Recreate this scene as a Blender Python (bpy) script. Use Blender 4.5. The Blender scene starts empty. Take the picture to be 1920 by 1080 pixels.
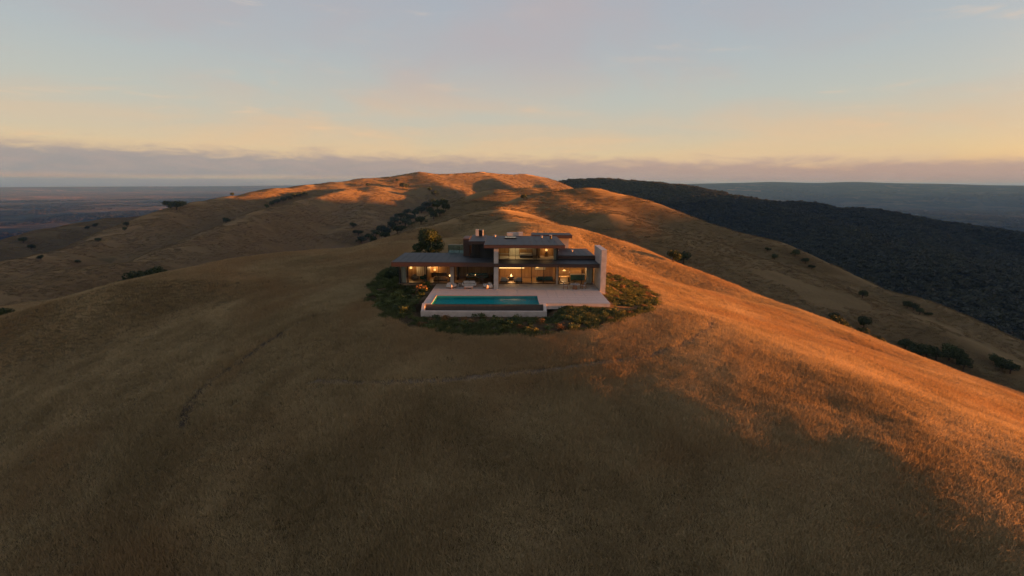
import bpy, bmesh, math, random
import numpy as np
from mathutils import Vector, Matrix, Euler

random.seed(7)
RNG = np.random.default_rng(7)
SC = bpy.context.scene
COL = SC.collection
PI = math.pi

# ------------------------------------------------------------------ camera
cam_data = bpy.data.cameras.new('camera')
cam_data.sensor_width = 36.0
cam_data.lens = 18.0
cam_data.clip_start = 0.5
cam_data.clip_end = 90000.0
cam = bpy.data.objects.new('camera', cam_data)
COL.objects.link(cam)
PITCH, YAW, ROLL = math.atan(197 / 960.0), math.radians(0.6), math.radians(0.3)
_f = Vector((math.sin(YAW) * math.cos(PITCH), math.cos(YAW) * math.cos(PITCH), -math.sin(PITCH)))
_r0 = Vector((math.cos(YAW), -math.sin(YAW), 0))
_u0 = _r0.cross(_f)
_r = _r0 * math.cos(ROLL) + _u0 * math.sin(ROLL)
_u = _u0 * math.cos(ROLL) - _r0 * math.sin(ROLL)
cam.matrix_world = Matrix(((_r.x, _u.x, -_f.x, 0), (_r.y, _u.y, -_f.y, 0), (_r.z, _u.z, -_f.z, 15.0), (0, 0, 0, 1)))
SC.camera = cam

# ------------------------------------------------------------------ light, sky, exposure
SUN_ELEV = math.radians(1.5)
SUN_AZ = math.radians(-3.0)          # counted from +X, turned towards the camera side
SUN_DIR = Vector((math.cos(SUN_ELEV) * math.cos(SUN_AZ), math.cos(SUN_ELEV) * math.sin(SUN_AZ), math.sin(SUN_ELEV)))
sd = bpy.data.lights.new('sun', 'SUN')
sd.energy = 3.2
sd.color = (1.0, 0.30, 0.055)
sd.angle = math.radians(0.55)
sun = bpy.data.objects.new('sun', sd)
COL.objects.link(sun)
sun.rotation_euler = SUN_DIR.to_track_quat('Z', 'Y').to_euler()

SC.view_settings.view_transform = 'Standard'
SC.view_settings.look = 'None'
SC.view_settings.gamma = 1.0
SC.view_settings.use_curve_mapping = False
SC.view_settings.exposure = 3.3
SC.cycles.use_denoising = True
SC.cycles.max_bounces = 6
SC.cycles.diffuse_bounces = 3
SC.cycles.transparent_max_bounces = 24
SC.cycles.volume_bounces = 0
SC.cycles.caustics_reflective = False
SC.cycles.caustics_refractive = False
SC.cycles.sample_clamp_indirect = 4.0


class NT:
    """short-hand for building node trees"""
    def __init__(self, tree):
        self.t = tree
        self.t.nodes.clear()

    def n(self, kind, **kw):
        nd = self.t.nodes.new(kind)
        for k, v in kw.items():
            if k.startswith('i_'):
                key = k[2:]
                key = int(key) if key.isdigit() else key.replace('_', ' ')
                self.put(nd.inputs[key], v)
            else:
                setattr(nd, k, v)
        return nd

    def put(self, sock, v):
        if isinstance(v, bpy.types.NodeSocket):
            self.t.links.new(v, sock)
        elif isinstance(v, bpy.types.Node):
            self.t.links.new(v.outputs[0], sock)
        else:
            if hasattr(sock, 'default_value') and hasattr(sock.default_value, '__len__') and not hasattr(v, '__len__'):
                v = [v] * len(sock.default_value)
            if hasattr(v, '__len__') and len(v) == 3 and hasattr(sock.default_value, '__len__') and len(sock.default_value) == 4:
                v = (*v, 1.0)
            sock.default_value = v

    def math(self, op, a, b=None, c=None, clamp=False):
        nd = self.t.nodes.new('ShaderNodeMath')
        nd.operation = op
        nd.use_clamp = clamp
        for i, v in enumerate((a, b, c)):
            if v is not None:
                self.put(nd.inputs[i], v)
        return nd.outputs[0]

    def mix(self, f, a, b, blend='MIX'):
        nd = self.t.nodes.new('ShaderNodeMix')
        nd.data_type = 'RGBA'
        nd.blend_type = blend
        nd.clamp_factor = True
        self.put(nd.inputs[0], f)
        self.put(nd.inputs[6], a)
        self.put(nd.inputs[7], b)
        return nd.outputs[2]

    def rng(self, v, a, b, c=0.0, d=1.0, smooth=True):
        nd = self.t.nodes.new('ShaderNodeMapRange')
        nd.interpolation_type = 'SMOOTHSTEP' if smooth else 'LINEAR'
        for i, x in enumerate((v, a, b, c, d)):
            self.put(nd.inputs[i], x)
        return nd.outputs[0]

    def noise(self, vec, scale, detail=3.0, rough=0.55, dist=0.0):
        nd = self.t.nodes.new('ShaderNodeTexNoise')
        self.put(nd.inputs['Vector'], vec)
        nd.inputs['Scale'].default_value = scale
        nd.inputs['Detail'].default_value = detail
        nd.inputs['Roughness'].default_value = rough
        nd.inputs['Distortion'].default_value = dist
        return nd.outputs[0]

    def ramp(self, f, stops, interp='LINEAR'):
        nd = self.t.nodes.new('ShaderNodeValToRGB')
        cr = nd.color_ramp
        cr.interpolation = interp
        while len(cr.elements) < len(stops):
            cr.elements.new(0.5)
        for e, (p, c) in zip(cr.elements, stops):
            e.position = p
            e.color = (*c, 1.0)
        self.put(nd.inputs[0], f)
        return nd.outputs[0]

    def vmul(self, vec, s):
        nd = self.t.nodes.new('ShaderNodeVectorMath')
        nd.operation = 'MULTIPLY'
        self.put(nd.inputs[0], vec)
        nd.inputs[1].default_value = s
        return nd.outputs[0]


def lin(r, g, b):
    """sRGB 0-255 to linear"""
    f = lambda c: (c / 255 / 12.92) if c / 255 <= 0.04045 else ((c / 255 + 0.055) / 1.055) ** 2.4
    return (f(r), f(g), f(b))


# the sky: a sunset gradient over the physical sky, thin high cloud, and a low stratus bank along the horizon
world = bpy.data.worlds.new('World')
SC.world = world
world.use_nodes = True
w = NT(world.node_tree)
geo = w.n('ShaderNodeNewGeometry')
tc = w.n('ShaderNodeTexCoord')
sep = w.n('ShaderNodeSeparateXYZ', i_0=tc.outputs['Generated'])
dx, dy, dz = sep.outputs
elev = w.math('MULTIPLY', w.math('ARCSINE', dz), 180 / PI)          # degrees
az = w.math('MULTIPLY', w.math('ARCTAN2', dx, dy), 180 / PI)       # degrees, 0 = view axis, + to the sun side
sky = w.n('ShaderNodeTexSky', sky_type='NISHITA', sun_disc=False, sun_elevation=SUN_ELEV,
          sun_rotation=PI / 2 - SUN_AZ, altitude=300.0, air_density=1.2, dust_density=1.5)
grad = w.ramp(w.rng(elev, -2.0, 43.0, smooth=False), [
    (0.000, lin(150, 130, 124)),
    (0.045, lin(186, 148, 132)),
    (0.070, lin(210, 172, 138)),
    (0.110, lin(210, 187, 150)),
    (0.160, lin(189, 181, 164)),
    (0.230, lin(176, 179, 173)),
    (0.320, lin(165, 173, 177)),
    (0.430, lin(156, 166, 177)),
    (1.000, lin(112, 132, 158))])
# warmer towards the sun
warm = w.rng(az, 5.0, 80.0)
low = w.rng(elev, 10.0, 1.0)
grad = w.mix(w.math('MULTIPLY', w.math('MULTIPLY', warm, low), 0.5), grad, lin(222, 178, 108))
col = w.mix(0.08, grad, w.vmul(sky.outputs[0], (0.4, 0.4, 0.4)))
# afterglow lobe round the sun, added out of view to side-light the slopes
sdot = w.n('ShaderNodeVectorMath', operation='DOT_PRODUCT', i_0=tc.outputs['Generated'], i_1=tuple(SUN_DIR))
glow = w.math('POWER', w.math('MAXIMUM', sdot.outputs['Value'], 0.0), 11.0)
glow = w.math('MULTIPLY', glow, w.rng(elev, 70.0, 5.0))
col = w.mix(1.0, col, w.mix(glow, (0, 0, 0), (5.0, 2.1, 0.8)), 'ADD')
# thin high cloud on a plane overhead
den = w.math('ADD', w.math('MAXIMUM', dz, 0.0), 0.10)
cv = w.n('ShaderNodeCombineXYZ', i_0=w.math('DIVIDE', dx, den), i_1=w.math('DIVIDE', dy, den), i_2=0.0)
veil = w.rng(w.noise(cv.outputs[0], 0.50, 5, 0.55, 0.4), 0.38, 0.66)
col = w.mix(w.math('MULTIPLY', veil, 0.85), col, w.mix(w.rng(elev, 3, 14), lin(212, 182, 144), lin(170, 161, 163)))
puff = w.rng(w.noise(w.vmul(cv.outputs[0], (1.0, 1.7, 1.0)), 1.1, 7, 0.62, 0.5), 0.55, 0.76)
puff = w.math('MULTIPLY', puff, w.rng(elev, 1.5, 4.0))
col = w.mix(w.math('MULTIPLY', puff, 0.5), col, w.mix(w.rng(elev, 4, 16), lin(222, 182, 140), lin(190, 176, 168)))
streak = w.n('ShaderNodeCombineXYZ', i_0=w.math('MULTIPLY', az, 0.045), i_1=w.math('MULTIPLY', elev, 0.5), i_2=4.0)
wisp = w.math('MULTIPLY', w.rng(w.noise(streak.outputs[0], 1.3, 6, 0.62, 0.5), 0.60, 0.74), w.rng(elev, 2.0, 5.0))
col = w.mix(w.math('MULTIPLY', wisp, 0.55), col, w.mix(w.rng(elev, 5, 16), lin(230, 190, 146), lin(198, 184, 172)))
# low stratus bank; its top falls towards the sun side
bv = w.n('ShaderNodeCombineXYZ', i_0=w.math('MULTIPLY', az, 0.10), i_1=w.math('MULTIPLY', elev, 0.42), i_2=0.0)
bn = w.noise(bv.outputs[0], 2.3, 8, 0.66, 0.4)
bn2 = w.noise(w.vmul(bv.outputs[0], (0.5, 1.0, 1.0)), 0.9, 4, 0.5)
top = w.math('ADD', w.rng(az, -50.0, 50.0, 3.3, 2.0, smooth=False), w.math('MULTIPLY', w.math('SUBTRACT', bn, 0.5), 3.4))
bot = w.math('ADD', w.rng(az, -45.0, 45.0, 0.45, 0.10, smooth=False), w.math('MULTIPLY', w.math('SUBTRACT', bn2, 0.5), 0.8))
bank = w.math('MULTIPLY', w.rng(w.math('SUBTRACT', top, elev), -0.6, 0.9), w.rng(w.math('SUBTRACT', elev, bot), -0.15, 0.40))
bcol = w.mix(w.rng(az, -45, 40), lin(136, 135, 138), lin(168, 138, 128))
bcol = w.mix(w.math('MULTIPLY', w.rng(bn, 0.35, 0.65), 0.35), bcol, lin(178, 152, 142))
bcol = w.mix(w.math('MULTIPLY', w.rng(w.math('SUBTRACT', top, elev), 0.9, -0.2), 0.5), bcol, lin(196, 164, 142))
col = w.mix(w.math('MULTIPLY', bank, 0.86), col, bcol)
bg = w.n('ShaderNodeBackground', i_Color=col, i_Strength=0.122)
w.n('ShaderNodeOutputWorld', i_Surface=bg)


# ------------------------------------------------------------------ terrain (one height field)
RIDGES = {
    'spur_near': ([(7.7, 149.8, 1.6), (14.5, 155.3, 1.1), (21.1, 156.6, 0.4), (27.4, 154.6, -1.3), (35.8, 148.7, -3.5), (53.8, 131.4, -10.2), (65.5, 110.0, -15.5), (70.4, 90.9, -18.8), (69.4, 72.0, -20.4)], 0.7, 16),
    'hump': ([(-53.1, 129.5, -6.9), (-48.8, 164.9, -6.9), (-37.9, 191.3, -4.9), (-24.5, 213.6, -2.0), (-12.1, 231.7, 0.4), (-1.4, 240.0, 0.7), (8.5, 239.8, -1.3), (19.6, 237.2, -4.5), (35.9, 229.2, -11.1)], 0.644, 18),
    'link': ([(1.2, 118.0, 1.5), (5.0, 139.9, 1.2), (4.7, 184.9, 0.5), (-1.4, 238.0, 0.5), (-4.7, 290.0, -1.2)], 0.588, 18),
    'hump_far': ([(-64.3, 293.0, -21.0), (-49.3, 331.4, -12.5), (-37.1, 358.1, -2.9), (-27.3, 377.0, 4.2), (-12.4, 394.8, 9.8), (3.8, 405.0, 10.3), (20.6, 409.5, 10.6), (46.2, 412.4, 9.4), (74.3, 403.2, 3.6)], 0.672, 22),
    'broad': ([(-14.1, 269.6, -3.9), (2.9, 300.0, 2.6), (16.1, 317.6, 6.1), (30.1, 328.6, 8.2), (49.4, 338.4, 9.6), (79.2, 335.8, 5.6), (111.4, 326.5, -3.7), (138.3, 312.8, -12.8), (161.7, 293.4, -19.2), (180.0, 274.2, -29.4), (191.5, 256.4, -38.1), (203.0, 236.9, -41.6), (209.3, 214.9, -49.1), (213.3, 199.5, -52.0), (213.5, 165.3, -55.2)], 0.63, 20),
    'rib_a': ([(51.5, 336.1, 9.2), (57.0, 316.9, 1.8), (60.4, 291.8, -5.2), (62.5, 254.4, -14.4), (63.3, 226.3, -21.5)], 0.36, 9),
    'rib_b': ([(29.9, 326.6, 7.6), (38.1, 297.6, 2.6), (52.0, 280.2, -2.4)], 0.3, 8),
    'spur_right': ([(89.1, 326.0, -1.7), (102.5, 301.0, -12.8), (117.4, 276.1, -20.0), (134.4, 252.5, -26.8), (150.3, 226.7, -33.0), (157.6, 211.8, -37.1), (165.0, 195.7, -40.8), (172.5, 175.4, -45.9), (176.1, 163.1, -48.1), (174.6, 133.8, -49.1)], 0.588, 14),
    'summit': ([(-331.9, 273.4, -48.1), (-380.3, 383.4, -47.3), (-386.8, 432.2, -46.0), (-397.2, 489.0, -43.7), (-413.7, 564.7, -35.6), (-427.5, 640.5, -23.9), (-429.3, 698.7, -15.9), (-420.4, 795.8, -7.5), (-379.6, 892.6, 5.0), (-307.4, 972.6, 14.3), (-211.9, 1038.6, 26.3), (-142.2, 1070.6, 32.3), (-80.4, 1117.1, 34.5), (-1.0, 1200.0, 34.1), (76.8, 1272.7, 28.0), (133.2, 1313.3, 13.0), (177.3, 1338.3, -4.3), (250.9, 1357.0, -41.3)], 0.588, 40),
    'spur_left': ([(-227.8, 195.2, -34.3), (-254.7, 254.5, -38.0), (-269.6, 308.9, -38.4), (-274.7, 350.1, -41.3), (-277.2, 397.9, -44.2), (-286.3, 446.0, -40.5), (-297.8, 543.8, -31.1), (-302.2, 653.5, -19.4), (-296.4, 775.3, -10.6), (-278.6, 908.2, 2.6)], 0.588, 24),
    'rib_c': ([(-182.1, 1049.3, 27.6), (-122.2, 992.5, 12.3), (-71.9, 927.2, -3.1), (-39.4, 839.1, -20.8)], 0.34, 16),
    'rib_d': ([(-58.8, 1138.5, 32.8), (-11.6, 1059.9, 18.1), (24.4, 979.7, -1.6)], 0.34, 14),
    'rib_f': ([(49.8, 1249.0, 30.1), (77.8, 1187.5, 16.5), (96.3, 1115.9, 0.9)], 0.34, 14),
    'rib_e': ([(-264.2, 995.5, 14.6), (-235.6, 920.3, -0.1), (-219.7, 821.1, -20.9), (-201.7, 670.3, -45.2)], 0.3, 22),
    'low_left': ([(-662.8, 532.2, -62.5), (-650.6, 621.8, -63.4), (-655.9, 687.2, -62.2), (-678.8, 774.7, -56.5), (-702.2, 910.7, -51.0), (-692.8, 979.8, -50.7), (-637.4, 1016.7, -48.7)], 0.42, 40),
    'gully_left': ([(-104.2, 77.7, -9.8), (-126.7, 113.3, -15.7), (-133.5, 132.3, -18.3), (-135.4, 144.5, -19.8), (-135.1, 155.5, -21.0), (-133.4, 167.4, -22.1), (-130.9, 179.3, -23.4), (-128.8, 196.6, -25.8)], 0.56, 12),
    'forest': ([(43.3, 1449.4, 5.0), (166.2, 1490.8, 20.2), (273.5, 1495.2, 26.8), (365.5, 1434.2, 19.0), (482.2, 1346.2, 5.2), (584.4, 1261.2, -21.6), (637.5, 1235.2, -30.6), (715.9, 1237.9, -29.0), (751.4, 1169.4, -41.8), (816.1, 1174.2, -44.2), (883.8, 1072.9, -58.4), (925.9, 982.4, -67.0), (963.4, 945.7, -73.6), (989.3, 812.2, -87.0), (968.9, 619.4, -109.0)], 0.33, 45),
    'forest_b': ([(580.4, 1252.0, -23.8), (577.8, 1051.7, -43.0), (563.7, 885.9, -56.4), (528.1, 728.8, -64.1), (505.1, 620.4, -70.5)], 0.3, 35),
    'forest_c': ([(810.6, 1165.9, -46.2), (722.3, 894.9, -70.5), (656.1, 687.0, -86.7), (593.5, 536.4, -93.2)], 0.3, 35),
    'shoulder': ([(-61.2, 93.8, -2.4), (-59.5, 103.0, -2.6), (-53.8, 114.0, -2.7), (-46.3, 119.3, -2.6), (-39.5, 121.7, -2.1), (-29.7, 123.5, -0.8), (-22.3, 125.0, -0.6), (-11.9, 126.4, -0.6)], 0.42, 16),
    'far_hills': ([(2056.9, 8761.8, -36.4), (2867.9, 9056.8, 2.0), (3620.7, 9321.5, 23.7), (4390.3, 9538.1, 41.8), (4782.3, 9347.7, 57.8), (5364.3, 9026.3, 42.1), (5822.1, 8738.1, 62.0), (6296.6, 8402.6, 42.6), (6717.5, 8070.1, 36.8), (7135.2, 7703.2, 20.1), (7421.9, 7427.4, 15.2), (8032.7, 6762.1, -5.8)], 0.1, 500),
    'far_hills_left': ([(-12383.7, 11646.6, -153.0), (-11345.8, 13974.0, -141.1), (-9034.9, 16143.7, -128.6), (-5563.3, 18167.3, -86.9), (-1009.0, 19473.9, -88.5)], 0.06, 900),
    # unseen hills at right, added and shaped to keep low sun off lower slopes
    'west': ([(1500, -600, -60), (1560, -250, -30), (1590, -80, -8), (1600, 20, 8), (1610, 110, 29), (1620, 190, 39), (1640, 330, 39), (1660, 470, 46), (1680, 570, 56), (1690, 660, 56), (1710, 730, 40), (1730, 820, 25), (1770, 980, 22), (1850, 1250, 10)], .6, 30),
}


def catmull(P, n=5):
    P = np.array(P, float)
    Q = np.vstack([2 * P[0] - P[1], P, 2 * P[-1] - P[-2]])
    out = []
    for i in range(1, len(Q) - 2):
        a, b, c, d = Q[i - 1:i + 3]
        for t in np.arange(n) / n:
            out.append(.5 * (2 * b + (c - a) * t + (2 * a - 5 * b + 4 * c - d) * t * t + (3 * b - a - 3 * c + d) * t ** 3))
    out.append(P[-1])
    return np.array(out)


def _hash(ix, iy, seed):
    h = (ix.astype(np.int64) * 374761393 + iy.astype(np.int64) * 668265263 + seed * 974711) & 0x7fffffff
    h = ((h ^ (h >> 13)) * 1274126177) & 0x7fffffff
    return ((h ^ (h >> 16)) & 0xffff) / 65535.0


def vnoise(x, y, seed=0):
    ix, iy = np.floor(x), np.floor(y)
    fx, fy = x - ix, y - iy
    fx = fx * fx * fx * (fx * (fx * 6 - 15) + 10)
    fy = fy * fy * fy * (fy * (fy * 6 - 15) + 10)
    a, b = _hash(ix, iy, seed), _hash(ix + 1, iy, seed)
    c, d = _hash(ix, iy + 1, seed), _hash(ix + 1, iy + 1, seed)
    return (a + (b - a) * fx) + ((c + (d - c) * fx) - (a + (b - a) * fx)) * fy - 0.5


def fbm(x, y, seed=0, octaves=4, gain=0.5):
    s, a = 0, 1.0
    for o in range(octaves):
        s = s + a * vnoise(x * 2 ** o + 17.3 * o, y * 2 ** o - 9.1 * o, seed + o)
        a *= gain
    return s


def sstep(v, a, b):
    t = np.clip((v - a) / (b - a), 0, 1)
    return t * t * (3 - 2 * t)


def knoll(x, y):
    f, b = np.maximum(0, 64 - y), np.maximum(0, y - 105)
    base = -0.2 - 0.0614 * f - 0.000712 * f * f - 0.007 * b * b
    t = np.clip((y - 75) / 75, -3, 3)
    d = x - (0.1 - 24.6 * np.clip(t, -1.4, 1.4) + 0.5 * 8 * np.log1p(np.exp(np.clip((44 - y) / 8, -30, 11))))
    sl, wl = .5716 * np.exp(-.1457 * t), 90 * np.exp(.7367 * t)
    sr, wr = .3727, 39.2 * np.exp(.6974 * t)
    g = np.where(d < 0, sl * (np.sqrt(d * d + wl * wl) - wl), sr * (np.sqrt(d * d + wr * wr) - wr))
    behind = np.maximum(0, -y - 30)
    return base - g - 0.12 * behind


def rect_dist(x, y, x0, x1, y0, y1):
    ax = np.maximum(np.maximum(x0 - x, x - x1), 0)
    ay = np.maximum(np.maximum(y0 - y, y - y1), 0)
    return np.hypot(ax, ay)


CREST = {k: catmull(v[0]) for k, v in RIDGES.items()}


def ridge_height(name, x, y):
    P = CREST[name]
    s, wd = RIDGES[name][1:]
    best = np.full(x.shape, 1e18)
    bz = np.zeros(x.shape)
    for a, b in zip(P[:-1], P[1:]):
        ex, ey = b[0] - a[0], b[1] - a[1]
        t = np.clip(((x - a[0]) * ex + (y - a[1]) * ey) / (ex * ex + ey * ey + 1e-9), 0, 1)
        d2 = (x - a[0] - t * ex) ** 2 + (y - a[1] - t * ey) ** 2
        m = d2 < best
        best = np.where(m, d2, best)
        bz = np.where(m, a[2] + t * (b[2] - a[2]), bz)
    return bz - s * (np.sqrt(best + wd * wd) - wd)


PLAIN_Z = -235.0
FOREST = ('forest', 'forest_b', 'forest_c')
FAR = ('far_hills', 'far_hills_left')


def terrain(x, y, zones=False):
    r = np.hypot(x, y)
    k = 2.4 + 0.005 * np.clip(r, 0, 1500)
    kn = knoll(x, y)
    hs = {'knoll': np.maximum(kn, PLAIN_Z - 60)}
    for name in RIDGES:
        hs[name] = np.maximum(ridge_height(name, x, y), PLAIN_Z - 60)
    hs['shoulder'] = np.maximum(hs['shoulder'] - 0.6 * np.maximum(0, 92 - y), PLAIN_Z - 60)
    plain = PLAIN_Z + 14 * fbm(x / 900, y / 900, 5, 3) * sstep(r, 600, 2500) * (1 - sstep(r, 5000, 12000))
    hs['plain'] = plain
    mx = np.maximum.reduce(list(hs.values()))
    acc = np.zeros(x.shape)
    forest = np.zeros(x.shape)
    flat = np.zeros(x.shape)
    for name, h in hs.items():
        e = np.exp(np.clip((h - mx) / k, -60, 0))
        acc += e
        if name in FOREST:
            forest += e
        if name == 'low_left':
            forest += 0.45 * e
        if name == 'plain' or name in FAR:
            flat += e
    z = mx + k * np.log(acc) * 0.8
    # folds, gullies and small unevenness: more of it farther from the house
    hill = 1 - flat / acc
    a = sstep(r, 170, 700) * hill
    g = np.abs(fbm(x / 95 + 0.6 * fbm(x / 180, y / 180, 31, 2), y / 95, 11, 3))
    z = z - a * 5.0 * (0.28 - g) + a * 1.2 * fbm(x / 40, y / 40, 3, 3)
    mid = sstep(r, 90, 260) * hill
    z = z + mid * 1.6 * fbm(x / 34, y / 34, 21, 3)
    near = sstep(rect_dist(x, y, -18, 15, 62, 90), 2, 25)
    z = z + near * (0.5 * fbm(x / 21, y / 21, 8, 2) + 0.20 * fbm(x / 4.5, y / 4.5, 9, 3))
    # low swell added along the knoll's right shoulder to shade the ground left of it
    bd = np.full(x.shape, 1e9)
    bx = np.array([(26, 60), (29, 52), (33, 46), (38, 38), (43, 30), (48, 18), (56, 0), (62, -25)], float)
    for a_, b_ in zip(bx[:-1], bx[1:]):
        e_ = b_ - a_
        t_ = np.clip(((x - a_[0]) * e_[0] + (y - a_[1]) * e_[1]) / (e_ @ e_), 0, 1)
        bd = np.minimum(bd, np.hypot(x - a_[0] - t_ * e_[0], y - a_[1] - t_ * e_[1]))
    z = z + 0.9 * np.exp(-(bd / 8.5) ** 2) * (1 + 0.4 * fbm(x / 12, y / 12, 41, 2))
    # graded pad for the house and the terrace, fill slope around it
    fill = -0.22 - 0.30 * rect_dist(x, y, -11.2, 13.0, 64.2, 88)
    fill = np.maximum(fill, -0.15 - 0.30 * rect_dist(x, y, -16.4, 13.0, 76.0, 90))
    pad = rect_dist(x, y, -16.4, 13.2, 63.6, 90)
    fill = fill - 0.3 * np.maximum(0, pad - 4)          # the fill slope steepens until it meets the hill
    z = np.maximum(z, np.where(pad < 40, fill, -1e9))
    z = np.where(pad < 0.01, np.minimum(z, -0.2), z)
    z = np.where(pad < 6, np.minimum(z, -0.16 + 0.05 * pad), z)
    trough = rect_dist(x, y, -11.2, 5.2, 58.0, 65.5)
    z = np.minimum(z, -1.42 + 0.5 * trough + 3 * sstep(y, 64.5, 66.5) * 10)
    z = np.minimum(z, -0.95 + 1.5 * rect_dist(x, y, -10.3, 4.6, 62.4, 67.9))
    if zones:
        wooded = (1 - sstep(r, 1400, 2200)) * flat      # the near valley bottoms are wooded too
        return z, (forest + wooded) / acc, (flat - wooded) / acc
    return z


# ground sheet: rings that widen with distance, reaching the horizon on every side
ang_f = np.radians(np.linspace(-56, 56, 561))
ang_b = np.radians(np.linspace(56, 304, 139))[1:-1]
ANG = np.concatenate([ang_f, ang_b])
RAD = np.concatenate([np.linspace(2, 12, 8), np.geomspace(12, 27000, 660)[1:]])
A2, R2 = np.meshgrid(ANG, RAD)
GX, GY = R2 * np.sin(A2), R2 * np.cos(A2)
GZ, GF, GP = terrain(GX, GY, zones=True)
nr, na = GX.shape
verts = np.stack([GX, GY, GZ], -1).reshape(-1, 3)
idx = np.arange(nr * na).reshape(nr, na)
i00, i01 = idx[:-1], np.roll(idx, -1, 1)[:-1]
i10, i11 = idx[1:], np.roll(idx, -1, 1)[1:]
quads = np.stack([i00, i01, i11, i10], -1).reshape(-1, 4)


def fast_mesh(name, v, q):
    """quads or triangles from numpy arrays"""
    me = bpy.data.meshes.new(name)
    v = np.asarray(v, np.float32)
    q = np.asarray(q, np.int32)
    me.vertices.add(len(v))
    me.vertices.foreach_set('co', v.ravel())
    n, k = q.shape
    me.loops.add(n * k)
    me.loops.foreach_set('vertex_index', q.ravel())
    me.polygons.add(n)
    me.polygons.foreach_set('loop_start', np.arange(0, n * k, k, dtype=np.int32))
    me.polygons.foreach_set('loop_total', np.full(n, k, np.int32))
    me.update(calc_edges=True)
    smooth(me, False)
    return me


def smooth(me, on=True):
    me.polygons.foreach_set('use_smooth', np.full(len(me.polygons), on))


def add_obj(name, me, mat=None, parent=None, loc=None, label=None, cat=None, group=None, kind=None):
    o = bpy.data.objects.new(name, me)
    COL.objects.link(o)
    if mat is not None and me is not None and not me.materials:
        me.materials.append(mat)
    if parent is not None:
        o.parent = parent
    if loc is not None:
        o.location = loc
    tag(o, label, cat, group, kind)
    return o


def tag(o, label=None, cat=None, group=None, kind=None):
    if label: o['label'] = label
    if cat: o['category'] = cat
    if group: o['group'] = group
    if kind: o['kind'] = kind
    return o


def new_mat(name):
    m = bpy.data.materials.new(name)
    m.use_nodes = True
    return m, NT(m.node_tree)


BED = np.array([(-22.5, 92), (-22.4, 80), (-19.2, 70), (-14.5, 61.5), (-9.2, 56.8), (-4.7, 54.4), (0.6, 53.3), (5.8, 53.6), (10.9, 56.0), (15.8, 60.2), (21.0, 68.0),
                (24.0, 78), (25.2, 90), (22.0, 98), (10, 99), (-14, 98)], float)


def in_poly(x, y, P):
    c = np.zeros(np.shape(x), bool)
    j = len(P) - 1
    for i in range(len(P)):
        xi, yi, xj, yj = *P[i], *P[j]
        c ^= ((yi > y) != (yj > y)) & (x < (xj - xi) * (y - yi) / (yj - yi + 1e-12) + xi)
        j = i
    return c


def poly_dist(x, y, P):
    best = np.full(np.shape(x), 1e9)
    for a, b in zip(P, np.roll(P, -1, 0)):
        e = b - a
        t = np.clip(((x - a[0]) * e[0] + (y - a[1]) * e[1]) / (e @ e), 0, 1)
        best = np.minimum(best, np.hypot(x - a[0] - t * e[0], y - a[1] - t * e[1]))
    return np.where(in_poly(x, y, P), -best, best)


BEDS = catmull(np.column_stack([np.vstack([BED, BED[:1]]), np.zeros(len(BED) + 1)]), 4)[:-1, :2]


def bed_mask(x, y):
    return 1 - sstep(poly_dist(x, y, BEDS) + 1.6 * fbm(x / 3.0, y / 3.0, 77, 3), -0.6, 0.6)


ground_me = fast_mesh('ground', verts, quads)
smooth(ground_me)
bm_near = np.zeros(GX.shape)
_m = R2 < 140
bm_near[_m] = bed_mask(GX[_m], GY[_m])
ca = ground_me.color_attributes.new('zone', 'FLOAT_COLOR', 'POINT')
ca.data.foreach_set('color', np.stack([GF, GP, bm_near, np.ones_like(GF)], -1).astype(np.float32).ravel())

m_ground, g = new_mat('dry_grass_hills')
pos = g.n('ShaderNodeNewGeometry').outputs['Position']
zone = g.n('ShaderNodeSeparateColor', i_0=g.n('ShaderNodeVertexColor', layer_name='zone').outputs['Color'])
zf, zp, zb = zone.outputs
n_big = g.noise(pos, 0.012, 4, 0.55)
n_mid = g.noise(pos, 0.09, 5, 0.6, 0.4)
n_fine = g.noise(g.vmul(pos, (1.0, 0.6, 1.0)), 1.1, 5, 0.65)
n_tiny = g.noise(pos, 6.0, 3, 0.6)
straw = g.mix(g.rng(n_mid, 0.32, 0.70), (0.076, 0.058, 0.030), (0.128, 0.099, 0.052))
straw = g.mix(g.rng(n_big, 0.36, 0.66), straw, (0.106, 0.088, 0.049))
straw = g.mix(g.math('MULTIPLY', g.rng(n_fine, 0.46, 0.72), 0.55), straw, (0.055, 0.040, 0.021))
straw = g.mix(g.math('MULTIPLY', g.rng(n_tiny, 0.40, 0.70), 0.45), straw, (0.150, 0.110, 0.056))
# scrub that creeps into the hollows of the far grass
scrub = g.rng(g.noise(pos, 0.035, 5, 0.62, 0.5), 0.66, 0.74)
straw = g.mix(g.math('MULTIPLY', scrub, 0.7), straw, (0.045, 0.045, 0.025))
wood = g.mix(g.rng(g.noise(pos, 0.03, 5, 0.6), 0.35, 0.7), (0.018, 0.026, 0.018), (0.042, 0.048, 0.030))
wood = g.mix(g.rng(g.noise(pos, 0.012, 4, 0.6, 0.8), 0.63, 0.68), wood, (0.16, 0.115, 0.065))
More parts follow.
